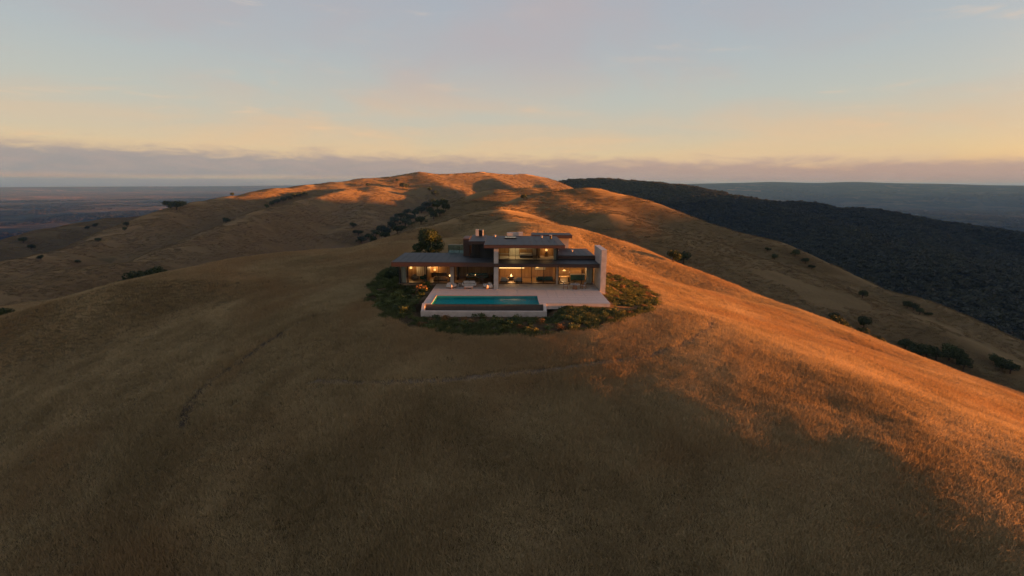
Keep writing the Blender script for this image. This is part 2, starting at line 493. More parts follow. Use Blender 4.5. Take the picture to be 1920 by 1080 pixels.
# valley floor: fields, groves, built-up specks
vor = g.n('ShaderNodeTexVoronoi', i_Vector=g.vmul(pos, (1.0, 1.0, 0.0)), i_Scale=0.0022)
fld = g.ramp(g.n('ShaderNodeSeparateColor', i_0=vor.outputs['Color']).outputs[0], [
    (0.0, (0.020, 0.030, 0.026)), (0.35, (0.036, 0.046, 0.034)), (0.6, (0.075, 0.068, 0.044)), (0.8, (0.028, 0.040, 0.032)), (1.0, (0.13, 0.10, 0.06))])
fld = g.mix(g.rng(g.noise(g.vmul(pos, (1, 1, 0)), 0.004, 5, 0.65), 0.42, 0.60), fld, (0.018, 0.027, 0.024))
fld = g.mix(g.rng(g.noise(g.vmul(pos, (1, 1, 0)), 0.030, 4, 0.7), 0.64, 0.70), fld, (0.30, 0.27, 0.24))
soil = g.mix(g.rng(n_fine, 0.35, 0.7), (0.030, 0.024, 0.016), (0.070, 0.052, 0.032))
base = g.mix(zf, straw, wood)
base = g.mix(zp, base, fld)
base = g.mix(zb, base, soil)
hb = g.math('ADD', g.math('MULTIPLY', n_fine, 0.6), g.math('MULTIPLY', n_tiny, 0.18))
bump = g.n('ShaderNodeBump', i_Strength=0.8, i_Distance=0.5, i_Height=hb)
bs = g.n('ShaderNodeBsdfDiffuse', i_Color=base, i_Roughness=1.0, i_Normal=bump)
sheen = g.n('ShaderNodeBsdfSheen', i_Color=g.mix(g.math('MAXIMUM', zf, zp), (0.12, 0.095, 0.058), (0.0, 0.0, 0.0)), i_Roughness=0.35)
both = g.n('ShaderNodeAddShader', i_0=bs.outputs[0], i_1=sheen.outputs[0])
g.n('ShaderNodeOutputMaterial', i_Surface=both)
ground = add_obj('ground', ground_me, m_ground, kind='structure')

# ------------------------------------------------------------------ haze in the valley air
m_haze, h = new_mat('haze')
vol = h.n('ShaderNodeVolumePrincipled', i_Color=(0.10, 0.31, 0.78), i_Density=5.5e-5, i_Anisotropy=0.0)
h.n('ShaderNodeOutputMaterial', i_Volume=vol)
hz = bmesh.new()
bmesh.ops.create_cube(hz, size=1.0)
hme = bpy.data.meshes.new('haze')
for v in hz.verts:
    v.co = Vector((v.co.x * 55000, v.co.y * 55000, -330 + (v.co.z + 0.5) * 450))
hz.to_mesh(hme)
hz.free()
haze = add_obj('haze', hme, m_haze, kind='stuff')


# ------------------------------------------------------------------ vegetation
def leaf_mat(name, dark, light, trans=0.25):
    m, t = new_mat(name)
    oi = t.n('ShaderNodeObjectInfo')
    pos = t.n('ShaderNodeNewGeometry').outputs['Position']
    f = t.math('ADD', t.math('MULTIPLY', t.noise(pos, 0.9, 3, 0.6), 0.8), t.math('MULTIPLY', oi.outputs['Random'], 0.35))
    c = t.mix(t.rng(f, 0.30, 0.85), dark, light)
    d = t.n('ShaderNodeBsdfDiffuse', i_Color=c)
    tr = t.n('ShaderNodeBsdfTranslucent', i_Color=c)
    gl = t.n('ShaderNodeBsdfGlossy', i_Color=(0.6, 0.6, 0.6), i_Roughness=0.5)
    s = t.n('ShaderNodeMixShader', i_0=trans, i_1=d.outputs[0], i_2=tr.outputs[0])
    s2 = t.n('ShaderNodeMixShader', i_0=0.03, i_1=s.outputs[0], i_2=gl.outputs[0])
    t.n('ShaderNodeOutputMaterial', i_Surface=s2)
    return m


M_OAK = leaf_mat('oak_leaves', (0.012, 0.026, 0.009), (0.036, 0.056, 0.017), 0.15)
M_BUSH = leaf_mat('bed_leaves', (0.026, 0.046, 0.014), (0.095, 0.118, 0.034))
M_BUSH_B = leaf_mat('bed_leaves_bright', (0.035, 0.058, 0.012), (0.135, 0.125, 0.028))
M_BUSH_C = leaf_mat('bed_leaves_dry', (0.085, 0.050, 0.022), (0.190, 0.110, 0.040))
M_CHAP = leaf_mat('chaparral_leaves', (0.020, 0.028, 0.019), (0.055, 0.063, 0.038))
m_bark, t = new_mat('bark')
pb = t.n('ShaderNodeNewGeometry').outputs['Position']
t.n('ShaderNodeOutputMaterial', i_Surface=t.n('ShaderNodeBsdfDiffuse', i_Color=t.mix(t.noise(pb, 4.0, 3), (0.035, 0.026, 0.02), (0.09, 0.07, 0.055))))


def leaf_cloud(rng, centers, radii, n, size, squash=0.8):
    """n small leaf-clump quads spread through lobes (centres (k,3), radii (k,))"""
    centers, radii = np.array(centers, float), np.array(radii, float)
    k = rng.choice(len(radii), n, p=radii ** 2 / np.sum(radii ** 2))
    d = rng.normal(size=(n, 3))
    d /= np.linalg.norm(d, axis=1)[:, None]
    rad = radii[k] * (0.55 + 0.5 * rng.random(n) ** 0.6)
    p = centers[k] + d * rad[:, None] * np.array([1, 1, squash])
    nrm = d + rng.normal(size=(n, 3)) * 0.55
    nrm /= np.linalg.norm(nrm, axis=1)[:, None]
    a = np.cross(nrm, rng.normal(size=(n, 3)))
    a /= np.linalg.norm(a, axis=1)[:, None] + 1e-9
    b = np.cross(nrm, a)
    s = size * (0.55 + 0.9 * rng.random(n))[:, None]
    asp = (0.5 + 0.5 * rng.random(n))[:, None]
    c = [p - a * s - b * s * asp * 0.3, p - b * s * asp, p + a * s + b * s * asp * 0.2, p + b * s * asp]
    v = np.stack(c, 1).reshape(-1, 3)
    return v, np.arange(4 * n).reshape(n, 4)


def tube_quads(path, radii, seg=6):
    v, q = [], []
    path = [Vector(p) for p in path]
    for i, (p, r) in enumerate(zip(path, radii)):
        d = (path[min(i + 1, len(path) - 1)] - path[max(i - 1, 0)]).normalized()
        a = d.orthogonal().normalized()
        b = d.cross(a)
        for s in range(seg):
            an = 2 * PI * s / seg
            v.append(p + a * (math.cos(an) * r) + b * (math.sin(an) * r))
        if i:
            o0, o1 = (i - 1) * seg, i * seg
            for s in range(seg):
                q.append((o0 + s, o0 + (s + 1) % seg, o1 + (s + 1) % seg, o1 + s))
    return np.array([tuple(x) for x in v]), np.array(q)


def merge(parts):
    vs, qs, o = [], [], 0
    for v, q in parts:
        vs.append(v)
        qs.append(q + o)
        o += len(v)
    return np.vstack(vs), np.vstack(qs)


def oak_meshes(seed, leaves, leaf):
    """unit oak: crown about 1 wide, 0.8 tall"""
    rng = np.random.default_rng(seed)
    cs, rs, limbs = [], [], []
    limbs.append(tube_quads([(0, 0, -0.08), (0.01, 0, 0.1), (0.0, 0.01, 0.26)], [0.05, 0.036, 0.03]))
    n = 11
    for i in range(n):
        an = 2 * PI * i / n + rng.random()
        rr = 0.12 + 0.24 * rng.random() if i else 0.0
        c = np.array([rr * math.cos(an), rr * math.sin(an), 0.36 + 0.20 * rng.random() - 0.25 * rr])
        cs.append(c)
        rs.append(0.12 + 0.10 * rng.random())
        if i < 7:
            limbs.append(tube_quads([(0, 0, 0.2), tuple(c * np.array([.5, .5, .8])), tuple(c)], [0.022, 0.014, 0.006], 4))
    cv, cq = leaf_cloud(rng, cs, rs, leaves, leaf)
    tv, tq = merge(limbs)
    return fast_mesh('crown', cv, cq), fast_mesh('trunk', tv, tq)


OAK_PROTO = [oak_meshes(40 + i, 1300, 0.030) for i in range(5)]
for c_, t_ in OAK_PROTO:
    c_.materials.append(M_OAK)
    t_.materials.append(m_bark)


def zt(x, y):
    return float(terrain(np.array([float(x)]), np.array([float(y)]))[0])


def place_oak(x, y, width, label, group, name='oak_tree', tall=1.0):
    i = random.randrange(len(OAK_PROTO))
    e = add_obj(name, None, loc=(x, y, zt(x, y) - 0.02 * width), label=label, cat='tree', group=group)
    e.rotation_euler = (0, 0, random.uniform(0, 2 * PI))
    e.scale = (width, width, width * tall * random.uniform(0.85, 1.1))
    add_obj('trunk', OAK_PROTO[i][1], None, e)
    add_obj('crown', OAK_PROTO[i][0], None, e)
    return e

OAKS = {
    'grove_below_spur': [(-130.1, 167.7, 3.9), (-130.0, 172.4, 4.4), (-128.6, 175.9, 6.3), (-128.5, 181.2, 6.9), (-85.8, 125.0, 3.7), (-86.6, 128.9, 2.2)],
    'hollow': [(-106.4, 106.1, 2.3), (-158.6, 165.7, 3.9), (-158.2, 168.8, 5.0), (-158.5, 173.0, 4.4)],
    'spur_clump': [(-439.1, 679.2, 11.1), (-424.6, 669.1, 13.7), (-429.1, 689.3, 8.5)],
    'skyline': [(-419.5, 798.2, 6.5), (0.0, 0.0, 0.0)],
    'line': [(-304.5, 658.5, 5.4), (-362.0, 801.0, 8.2), (-359.0, 813.5, 10.0), (-354.3, 824.2, 10.1), (-351.1, 839.4, 10.3), (-346.4, 851.5, 11.3), (-341.8, 862.2, 11.5), (-337.0, 870.5, 8.9)],
    'lone_left': [(-319.1, 588.3, 8.5)],
    'far_left': [(-664.2, 835.9, 8.6), (-658.0, 811.5, 6.7), (-413.5, 559.2, 4.6), (-634.7, 676.4, 9.8), (-608.5, 657.7, 8.2), (-373.8, 410.6, 4.3), (-357.2, 425.0, 3.6), (-403.6, 508.3, 5.3), (-426.9, 580.8, 5.4)],
    'gully': [(-200.2, 672.6, 9.7), (-184.5, 638.0, 10.6), (-175.4, 618.0, 11.6), (-83.4, 319.8, 5.3), (-164.3, 644.4, 12.1), (-165.0, 675.6, 12.6), (-155.0, 661.7, 13.8), (-160.5, 718.0, 14.9), (-68.9, 323.3, 6.7), (-163.2, 748.9, 14.0), (-159.7, 778.3, 14.5), (-147.1, 745.3, 17.0), (-146.8, 786.0, 16.3), (-145.1, 814.9, 15.1), (-141.6, 855.1, 17.6), (-135.5, 874.2, 16.2), (-125.3, 879.1, 18.1), (-51.8, 385.1, 7.9), (-46.1, 374.9, 6.9), (-42.3, 357.8, 5.9), (-45.0, 347.4, 6.5), (-48.9, 344.1, 6.4), (-55.8, 335.5, 6.9), (-74.6, 410.0, 8.5), (-81.2, 404.4, 7.6), (-86.9, 365.6, 6.8), (-171.0, 631.3, 9.2), (-56.7, 380.4, 6.3), (-157.4, 818.0, 11.8)],
    'lit_face': [(-190.6, 958.7, 14.7), (-142.1, 953.3, 7.8), (-128.1, 928.3, 13.3), (-251.8, 947.1, 7.7), (-207.0, 987.8, 8.0)],
    'hump_lone': [(10.0, 310.0, 3.5)],
    'slope_pair': [(47.2, 143.4, 3.6), (76.6, 219.3, 6.0)],
    'right_gully': [(123.5, 185.9, 3.6), (84.4, 125.6, 4.1), (88.9, 129.6, 4.2), (86.6, 119.1, 3.1), (133.8, 183.8, 4.8), (93.1, 122.7, 3.5), (85.5, 137.7, 2.4), (86.3, 136.5, 2.1)],
    'lower_right': [(142.5, 173.7, 4.6), (143.5, 169.9, 5.2), (146.8, 169.3, 5.6), (149.8, 168.6, 5.2), (155.5, 169.8, 6.4), (156.3, 167.4, 5.6), (155.3, 163.5, 4.7), (170.3, 167.5, 4.8), (170.0, 164.8, 4.8), (169.7, 161.6, 4.3)],
    'upper_right': [(156.3, 218.2, 3.8), (145.8, 275.1, 3.5), (159.7, 280.0, 4.1), (162.4, 274.1, 3.5), (163.6, 269.7, 2.9), (145.8, 282.9, 2.7)],
    'track_side': [(187.1, 230.7, 4.0), (188.9, 229.1, 4.0), (187.4, 223.6, 3.4), (190.5, 222.4, 2.4)],
}
OAK_TEXT = {
    'grove_below_spur': ('dark oak in the thick grove peeping over the grassy shoulder left of the house', 'oaks in the grove left of the house'),
    'hollow': ('small dark oak in the hollow at the left edge below the spurs', 'oaks in the hollow at the left edge'),
    'spur_clump': ('dark oak in the clump of three on the crest of the far left ridge', 'clump of three oaks on the far left ridge'),
    'skyline': ('tiny oak of the pair standing on the skyline of the long left ridge', 'pair of oaks on the skyline'),
    'line': ('dark oak in the row filling the crease below the long left ridge', 'row of oaks in the crease of the left ridge'),
    'lone_left': ('single small oak standing alone on the crest of the middle left spur', None),
    'far_left': ('small scattered scrub oak on the far left slopes above the valley', 'scattered scrub oaks on the far left slopes'),
    'gully': ('dark oak in the wooded gully behind the house tree, below the sunlit summit', 'oaks in the wooded gully below the summit'),
    'lit_face': ('small dark bush-like oak on the orange sunlit face of the summit hill', 'scrub oaks on the sunlit summit face'),
    'hump_lone': ('tiny lone oak on top of the rounded hill straight behind the house', None),
    'slope_pair': ('round dark oak of the touching pair on the open slope right of the house', 'pair of oaks on the slope right of the house'),
    'right_gully': ('dark oak in the gully just past the sunlit right edge of the knoll', 'oaks in the gully right of the knoll'),
    'lower_right': ('dark oak in the long thicket along the lower right valley side', 'oaks in the lower right thicket'),
    'upper_right': ('small scrub oak high on the broad right ridge below its sunlit rim', 'scrub oaks high on the broad right ridge'),
    'track_side': ('small oak in the short row beside the pale track at far right', 'oaks beside the pale right track'),
}
for key, spots in OAKS.items():
    text, grp = OAK_TEXT[key]
    for x, y, wd in spots:
        place_oak(x, y, wd * (1.5 if key in ('grove_below_spur', 'hollow', 'spur_clump') else 1.3), text, grp, tall=1.15 if wd < 8 else 0.95)

# the rounded tree behind the left wing, and bushes that show above its roof
rng = np.random.default_rng(5)
cs, rs = [], []
for i in range(26):
    an, hh = rng.random() * 2 * PI, rng.random()
    rr = (2.55 * (1 - 0.6 * hh ** 2.2)) * math.sqrt(rng.random())
    cs.append((rr * math.cos(an), rr * math.sin(an), 2.0 + 3.6 * hh))
    rs.append(0.8 + 0.4 * rng.random())
cv, cq = leaf_cloud(rng, cs, rs, 7000, 0.13, 0.9)
limbs = [tube_quads([(0, 0, -0.3), (0.05, 0, 1.5), (0, 0.05, 4.6)], [0.28, 0.22, 0.06], 8)]
for c in cs[:12]:
    limbs.append(tube_quads([(0, 0, 1.6), (c[0] * .5, c[1] * .5, c[2] * .75), c], [0.10, 0.07, 0.02], 5))
tree = add_obj('oak_tree', None, loc=(-14.7, 96.5, zt(-14.7, 96.5)), label='full rounded dark green tree rising behind the roof of the left wing', cat='tree')
add_obj('trunk', fast_mesh('trunk', *merge(limbs)), m_bark, tree)
add_obj('crown', fast_mesh('crown', cv, cq), M_OAK, tree)


def shrub_mesh(seed, n, leaf, mat, tall=1.0, name='shrub'):
    rng = np.random.default_rng(seed)
    cs = [(rng.normal() * 0.22, rng.normal() * 0.22, (0.22 + 0.3 * rng.random()) * tall) for _ in range(7)]
    rs = [0.20 + 0.16 * rng.random() for _ in range(7)]
    v, q = leaf_cloud(rng, cs, rs, n, leaf, 0.9 * tall)
    me = fast_mesh(name, v, q)
    me.materials.append(mat)
    return me


big_bush = [shrub_mesh(90 + i, 700, 0.06, M_OAK, 1.1) for i in range(2)]
for (x, y, s, lab) in [(-18.7, 88.5, 2.6, 'dark bush at the back left corner of the left wing roof'),
                       (-19.3, 84.0, 2.2, 'dark bush against the left end wall of the house'),
                       (-17.6, 97.5, 2.6, 'dark bush left of the big rounded tree behind the roof'),
                       (-12.0, 93.5, 2.8, 'low dark bush right of the big rounded tree by the roof deck'),
                       (3.9, 96.0, 5.6, 'sunlit bush showing over the middle of the upper roof'),
                       (-9.3, 88.0, 3.0, 'dark bush behind the glass railing of the roof deck')]:
    o = add_obj('bush', random.choice(big_bush), None, loc=(x, y, zt(x, y) - 0.1), label=lab, cat='bush')
    o.scale = (s, s, s * (0.9 if x < 0 else 1.25))
    o.rotation_euler = (0, 0, random.uniform(0, 6))

# planted bed round the terrace: single shrubs
SHRUB = ([shrub_mesh(10 + i, 260, 0.085, M_BUSH) for i in range(4)] + [shrub_mesh(20 + i, 240, 0.08, M_BUSH_B, 1.1) for i in range(3)]
         + [shrub_mesh(30, 170, 0.085, M_BUSH_C, 1.1)])
BUILT = [(-16.9, 13.6, 75.6, 89.5), (-11.4, 13.8, 62.9, 76.5), (-11.5, 5.6, 61.4, 64), (12.8, 14.6, 70.8, 78)]


def built(x, y, grow=0.0):
    b = np.zeros(np.shape(x), bool)
    for x0, x1, y0, y1 in BUILT:
        b |= (x > x0 - grow) & (x < x1 + grow) & (y > y0 - grow) & (y < y1 + grow)
    return b


cand = np.column_stack([RNG.uniform(-24, 28, 9000), RNG.uniform(52, 100, 9000)])
ok = (poly_dist(cand[:, 0], cand[:, 1], BEDS) < -0.5) & ~built(cand[:, 0], cand[:, 1], 0.25)
ok &= fbm(cand[:, 0] / 5, cand[:, 1] / 5, 55, 2) > -0.30
cand = cand[ok]
chosen = []
for p in cand:
    behind = p[1] > 88
    if behind and abs(p[0]) < 14:
        continue
    if all((p[0] - q[0]) ** 2 + (p[1] - q[1]) ** 2 > (1.35 if p[1] < 80 else 1.75) ** 2 for q in chosen):
        chosen.append(p)
    if len(chosen) >= 290:
        break
for x, y in chosen:
    r_ = random.random()
    side = 'left' if x < -11 else ('right' if x > 13.5 else 'front')
    if side == 'right':
        me = SHRUB[random.choice([0, 1, 4, 5, 6, 7])]
    elif side == 'left':
        me = SHRUB[random.choice([0, 1, 2, 3, 0, 2, 4, 7]) if r_ < .5 else random.choice([0, 1, 2, 3])]
    else:
        me = SHRUB[random.choice([0, 1, 2, 3, 4, 5, 7])]
    tone = {0: 'dark green', 1: 'dark green', 2: 'dark green', 3: 'dark green', 4: 'yellow-green', 5: 'yellow-green', 6: 'yellow-green', 7: 'russet dry'}[SHRUB.index(me)]
    lab, grp = {'left': (tone + ' low shrub in the planted bed left of the terrace and pool', tone + ' shrubs in the bed left of the terrace'),
                'right': (tone + ' low shrub in the sunlit planted bed right of the terrace', tone + ' shrubs in the bed right of the terrace'),
                'front': (tone + ' low shrub in the planted bed in front of the pool and terrace edge', tone + ' shrubs in the bed in front of the pool')}[side]
    o = add_obj('shrub', me, None, loc=(x, y, zt(x, y) - 0.06), label=lab, cat='shrub', group=grp)
    s = random.uniform(0.75, 1.35) * (1.15 if side == 'left' else 1.0)
    o.scale = (s, s, s * random.uniform(0.55, 0.95))
    o.rotation_euler = (0, 0, random.uniform(0, 6.28))
# one taller russet shrub at the terrace corner
o = add_obj('shrub', SHRUB[7], None, loc=(-12.4, 72.0, zt(-12.4, 72.0) - 0.05), label='taller russet shrub by the left edge of the terrace', cat='shrub')
o.scale = (1.9, 1.9, 1.9)


# ---- masses that nobody could count: instanced from one point cloud each
def scatter(name, pts, rotz, scale, protos, mat, kind='stuff', tilt=None):
    me = bpy.data.meshes.new(name)
    me.vertices.add(len(pts))
    me.vertices.foreach_set('co', np.asarray(pts, np.float32).ravel())
    rot = np.zeros((len(pts), 3), np.float32)
    rot[:, 2] = rotz
    if tilt is not None:
        rot[:, 0] = tilt
    me.attributes.new('rot', 'FLOAT_VECTOR', 'POINT').data.foreach_set('vector', rot.ravel())
    me.attributes.new('scl', 'FLOAT_VECTOR', 'POINT').data.foreach_set('vector', np.asarray(scale, np.float32).ravel())
    me.attributes.new('pick', 'INT', 'POINT').data.foreach_set('value', RNG.integers(0, len(protos), len(pts)).astype(np.int32))
    o = add_obj(name, me, mat, kind=kind)
    ng = bpy.data.node_groups.new(name, 'GeometryNodeTree')
    ng.interface.new_socket('Geometry', in_out='INPUT', socket_type='NodeSocketGeometry')
    ng.interface.new_socket('Geometry', in_out='OUTPUT', socket_type='NodeSocketGeometry')
    N, L = ng.nodes, ng.links
    gi, go = N.new('NodeGroupInput'), N.new('NodeGroupOutput')
    iop = N.new('GeometryNodeInstanceOnPoints')
    join = N.new('GeometryNodeGeometryToInstance')
    for pr in protos:
        oi = N.new('GeometryNodeObjectInfo')
        oi.inputs['Object'].default_value = pr
        L.new(oi.outputs['Geometry'], join.inputs[0])
    L.new(gi.outputs[0], iop.inputs['Points'])
    L.new(join.outputs[0], iop.inputs['Instance'])
    iop.inputs['Pick Instance'].default_value = True

    def attr(nm, typ):
        a = N.new('GeometryNodeInputNamedAttribute')
        a.data_type = typ
        a.inputs['Name'].default_value = nm
        return [s for s in a.outputs if s.enabled and s.name == 'Attribute'][0]
    L.new(attr('pick', 'INT'), iop.inputs['Instance Index'])
    e2r = N.new('FunctionNodeEulerToRotation')
    L.new(attr('rot', 'FLOAT_VECTOR'), e2r.inputs[0])
    L.new(e2r.outputs[0], iop.inputs['Rotation'])
    L.new(attr('scl', 'FLOAT_VECTOR'), iop.inputs['Scale'])
    L.new(iop.outputs[0], go.inputs[0])
    md = o.modifiers.new('scatter', 'NODES')
    md.node_group = ng
    return o


def proto(name, me):
    return bpy.data.objects.new(name, me)      # never linked to the scene: only instanced


def tuft_mesh(seed, blades, spread, height, width):
    rng = np.random.default_rng(seed)
    v, q = [], []
    for i in range(blades):
        an, rr = rng.random() * 6.283, spread * math.sqrt(rng.random())
        bx_, by_ = rr * math.cos(an), rr * math.sin(an)
        hh = height * (0.5 + 0.6 * rng.random())
        la, lm = rng.random() * 6.283, hh * (0.15 + 0.5 * rng.random())
        wa = rng.random() * 6.283
        wx, wy = width * math.cos(wa), width * math.sin(wa)
        mx_, my_ = bx_ + 0.35 * lm * math.cos(la), by_ + 0.35 * lm * math.sin(la)
        tx, ty = bx_ + lm * math.cos(la), by_ + lm * math.sin(la)
        o = len(v)
        v += [(bx_ - wx, by_ - wy, -0.05), (bx_ + wx, by_ + wy, -0.05), (mx_ + wx * .8, my_ + wy * .8, hh * .55), (mx_ - wx * .8, my_ - wy * .8, hh * .55),
              (tx + wx * .2, ty + wy * .2, hh), (tx - wx * .2, ty - wy * .2, hh)]
        q += [(o, o + 1, o + 2, o + 3), (o + 3, o + 2, o + 4, o + 5)]
    return fast_mesh('tuft', np.array(v), np.array(q))


def straw_mat(name, dark, light, olive, rust):
    m, t = new_mat(name)
    pos = t.n('ShaderNodeNewGeometry').outputs['Position']
    oi = t.n('ShaderNodeObjectInfo')
    f1 = t.math('ADD', t.math('MULTIPLY', t.noise(pos, 0.085, 4, 0.6, 0.4), 0.75), t.math('MULTIPLY', oi.outputs['Random'], 0.16))
    c = t.mix(t.rng(f1, 0.26, 0.72), dark, light)
    c = t.mix(t.math('MULTIPLY', t.rng(t.noise(pos, 0.02, 3, 0.5), 0.45, 0.65), 0.5), c, olive)
    c = t.mix(t.math('MULTIPLY', t.rng(t.noise(pos, 0.028, 4, 0.6, 0.6), 0.42, 0.62), 0.65), c, rust)
    d1 = t.n('ShaderNodeBsdfDiffuse', i_Color=c)
    d2 = t.n('ShaderNodeBsdfTranslucent', i_Color=c)
    t.n('ShaderNodeOutputMaterial', i_Surface=t.n('ShaderNodeMixShader', i_0=0.30, i_1=d1.outputs[0], i_2=d2.outputs[0]))
    return m


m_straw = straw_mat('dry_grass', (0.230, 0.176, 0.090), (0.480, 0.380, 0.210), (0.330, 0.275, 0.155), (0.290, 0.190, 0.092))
m_straw_shaded = straw_mat('dry_grass_shaded', (0.110, 0.085, 0.045), (0.240, 0.190, 0.105), (0.165, 0.142, 0.082), (0.140, 0.098, 0.052))  # same grass, colours darkened for far slopes that face away from the light

TRACKS = {
    'ridge': ([(22, 110), (25.9, 105.3), (30.6, 104.0), (33.6, 101.0), (39.3, 96.0), (49.0, 95), (57.2, 94.5), (64.3, 92), (70.1, 86), (72.1, 78.1), (72.7, 72.0), (73.6, 62), (76, 48)], 0.75),
    'front': ([(-19.5, 49.5), (-12.8, 46.7), (-7.5, 45.5), (-2.4, 45.0), (2.5, 45.0), (7.6, 45.6), (11.9, 46.8), (16.2, 49.1), (20.3, 53.0), (24.3, 58.7), (27, 66), (28.5, 76)], 0.40),
    'left': ([(-25.4, 70.0), (-27.6, 65.9), (-29.9, 61.5), (-31.4, 58.4), (-33.2, 55.2), (-33.8, 53.0), (-33.6, 50.9), (-32, 47.5)], 0.60),
}
m_dirt, t = new_mat('trodden_dirt')
pos = t.n('ShaderNodeNewGeometry').outputs['Position']
t.n('ShaderNodeOutputMaterial', i_Surface=t.n('ShaderNodeBsdfDiffuse', i_Color=t.mix(t.rng(t.noise(pos, 1.2, 5, 0.65), 0.3, 0.7), (0.035, 0.027, 0.018), (0.075, 0.058, 0.040))))
m_dust, t = new_mat('pale_dust')
pos = t.n('ShaderNodeNewGeometry').outputs['Position']
t.n('ShaderNodeOutputMaterial', i_Surface=t.n('ShaderNodeBsdfDiffuse', i_Color=t.mix(t.rng(t.noise(pos, 1.2, 5, 0.65), 0.3, 0.7), (0.080, 0.062, 0.042), (0.165, 0.128, 0.090))))
track_lines = {}
for key, (pp, hw) in TRACKS.items():
    line = catmull([(a, b, 0) for a, b in pp], 14)[:, :2]
    track_lines[key] = (line, hw)
    tan = np.gradient(line, axis=0)
    tan /= np.linalg.norm(tan, axis=1)[:, None]
    nor = np.column_stack([tan[:, 1], -tan[:, 0]])
    offs = np.linspace(-1, 1, 5)
    edge = hw * (1 + 0.55 * fbm(np.arange(len(line)) / 2.3, np.zeros(len(line)) + hw * 7, 61, 3))
    wob = 0.5 * hw * fbm(np.arange(len(line)) / 5.0, np.zeros(len(line)) + 3, 62, 2)
    V = line[:, None, :] + nor[:, None, :] * (offs[None, :, None] * edge[:, None, None] + wob[:, None, None])
    Z = terrain(V[..., 0], V[..., 1]) + 0.05 - 0.03 * (np.abs(offs) > 0.9)[None]
    vv = np.concatenate([V, Z[..., None]], -1).reshape(-1, 3)
    ii = np.arange(len(vv)).reshape(V.shape[:2])
    qq = np.stack([ii[:-1, :-1], ii[:-1, 1:], ii[1:, 1:], ii[1:, :-1]], -1).reshape(-1, 4)
    me = fast_mesh('dirt_path', vv, qq)
    smooth(me)
    add_obj('dirt_path', me, m_dirt if key == 'left' else m_dust, kind='structure')


def track_dist(x, y):
    best = np.full(np.shape(x), 1e9)
    for line, hw in track_lines.values():
        for p in line[::2]:
            best = np.minimum(best, np.hypot(x - p[0], y - p[1]) - hw)
    return best


NG = 300000
u_ = RNG.random(NG)
rr = (15 ** 0.75 + u_ * (210 ** 0.75 - 15 ** 0.75)) ** (1 / 0.75)
aa = np.radians(RNG.uniform(-53, 53, NG))
gx, gy = rr * np.sin(aa), rr * np.cos(aa)
keep = (bed_mask(gx, gy) < 0.5) & ~built(gx, gy, 0.3) & ((track_dist(gx, gy) > RNG.random(NG) * 0.25) | (RNG.random(NG) < 0.12))
gx, gy, rr = gx[keep], gy[keep], rr[keep]
gz = terrain(gx, gy)
patch = 0.85 + 0.6 * fbm(gx / 7, gy / 7, 91, 3)
hs = np.clip(patch, 0.35, 1.5) * RNG.uniform(0.7, 1.25, len(gx))
ws = RNG.uniform(0.8, 1.3, len(gx)) * (1 + 0.004 * rr)
scatter('dry_grass', np.column_stack([gx, gy, gz]), RNG.uniform(0, 6.28, len(gx)), np.column_stack([ws, ws, hs]),
        [proto('tuft', tuft_mesh(i, 26, 0.42, 0.34, 0.013)) for i in range(6)], m_straw)
for ob in bpy.data.objects:
    if ob.name.startswith('tuft') and not ob.data.materials:
        ob.data.materials.append(m_straw)

# coarser tufts on the hills behind
NF = 220000
fr_ = (200 ** 0.9 + RNG.random(NF) * (1300 ** 0.9 - 200 ** 0.9)) ** (1 / 0.9)
fa_ = np.radians(RNG.uniform(-50, 50, NF))
hx, hy = fr_ * np.sin(fa_), fr_ * np.cos(fa_)
hz_, hf_, hp_ = terrain(hx, hy, zones=True)
kp = (hf_ < 0.7) & (hp_ < 0.75) & (fbm(hx / 30, hy / 30, 95, 3) > -0.25)
hx, hy, hz_, fr_ = hx[kp], hy[kp], hz_[kp], fr_[kp]
hs = RNG.uniform(0.5, 1.1, len(hx)) * (0.8 + fr_ / 1200)
ws = RNG.uniform(1.8, 3.4, len(hx)) * (0.7 + fr_ / 700)
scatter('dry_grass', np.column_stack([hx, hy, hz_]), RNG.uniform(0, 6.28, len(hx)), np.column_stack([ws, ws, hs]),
        [proto('tuft', tuft_mesh(300 + i, 40, 0.50, 0.34, 0.016)) for i in range(4)], m_straw_shaded)
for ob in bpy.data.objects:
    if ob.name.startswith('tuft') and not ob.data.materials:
        ob.data.materials.append(m_straw_shaded)

# ground cover between the shrubs
cx, cy = RNG.uniform(-24, 28, 30000), RNG.uniform(52, 100, 30000)
kp = (bed_mask(cx, cy) > 0.5) & ~built(cx, cy, 0.15) & (fbm(cx / 4, cy / 4, 71, 3) > -0.12)
cx, cy = cx[kp], cy[kp]
m_cover = leaf_mat('ground_cover_leaves', (0.034, 0.054, 0.018), (0.105, 0.118, 0.040))
cov = [proto('tuft_green', tuft_mesh(60 + i, 22, 0.26, 0.30, 0.022)) for i in range(4)]
for ob in cov:
    ob.data.materials.append(m_cover)
sc_ = RNG.uniform(0.6, 1.3, len(cx))
scatter('ground_cover', np.column_stack([cx, cy, terrain(cx, cy)]), RNG.uniform(0, 6.28, len(cx)), np.column_stack([sc_, sc_, sc_]), cov, m_cover)

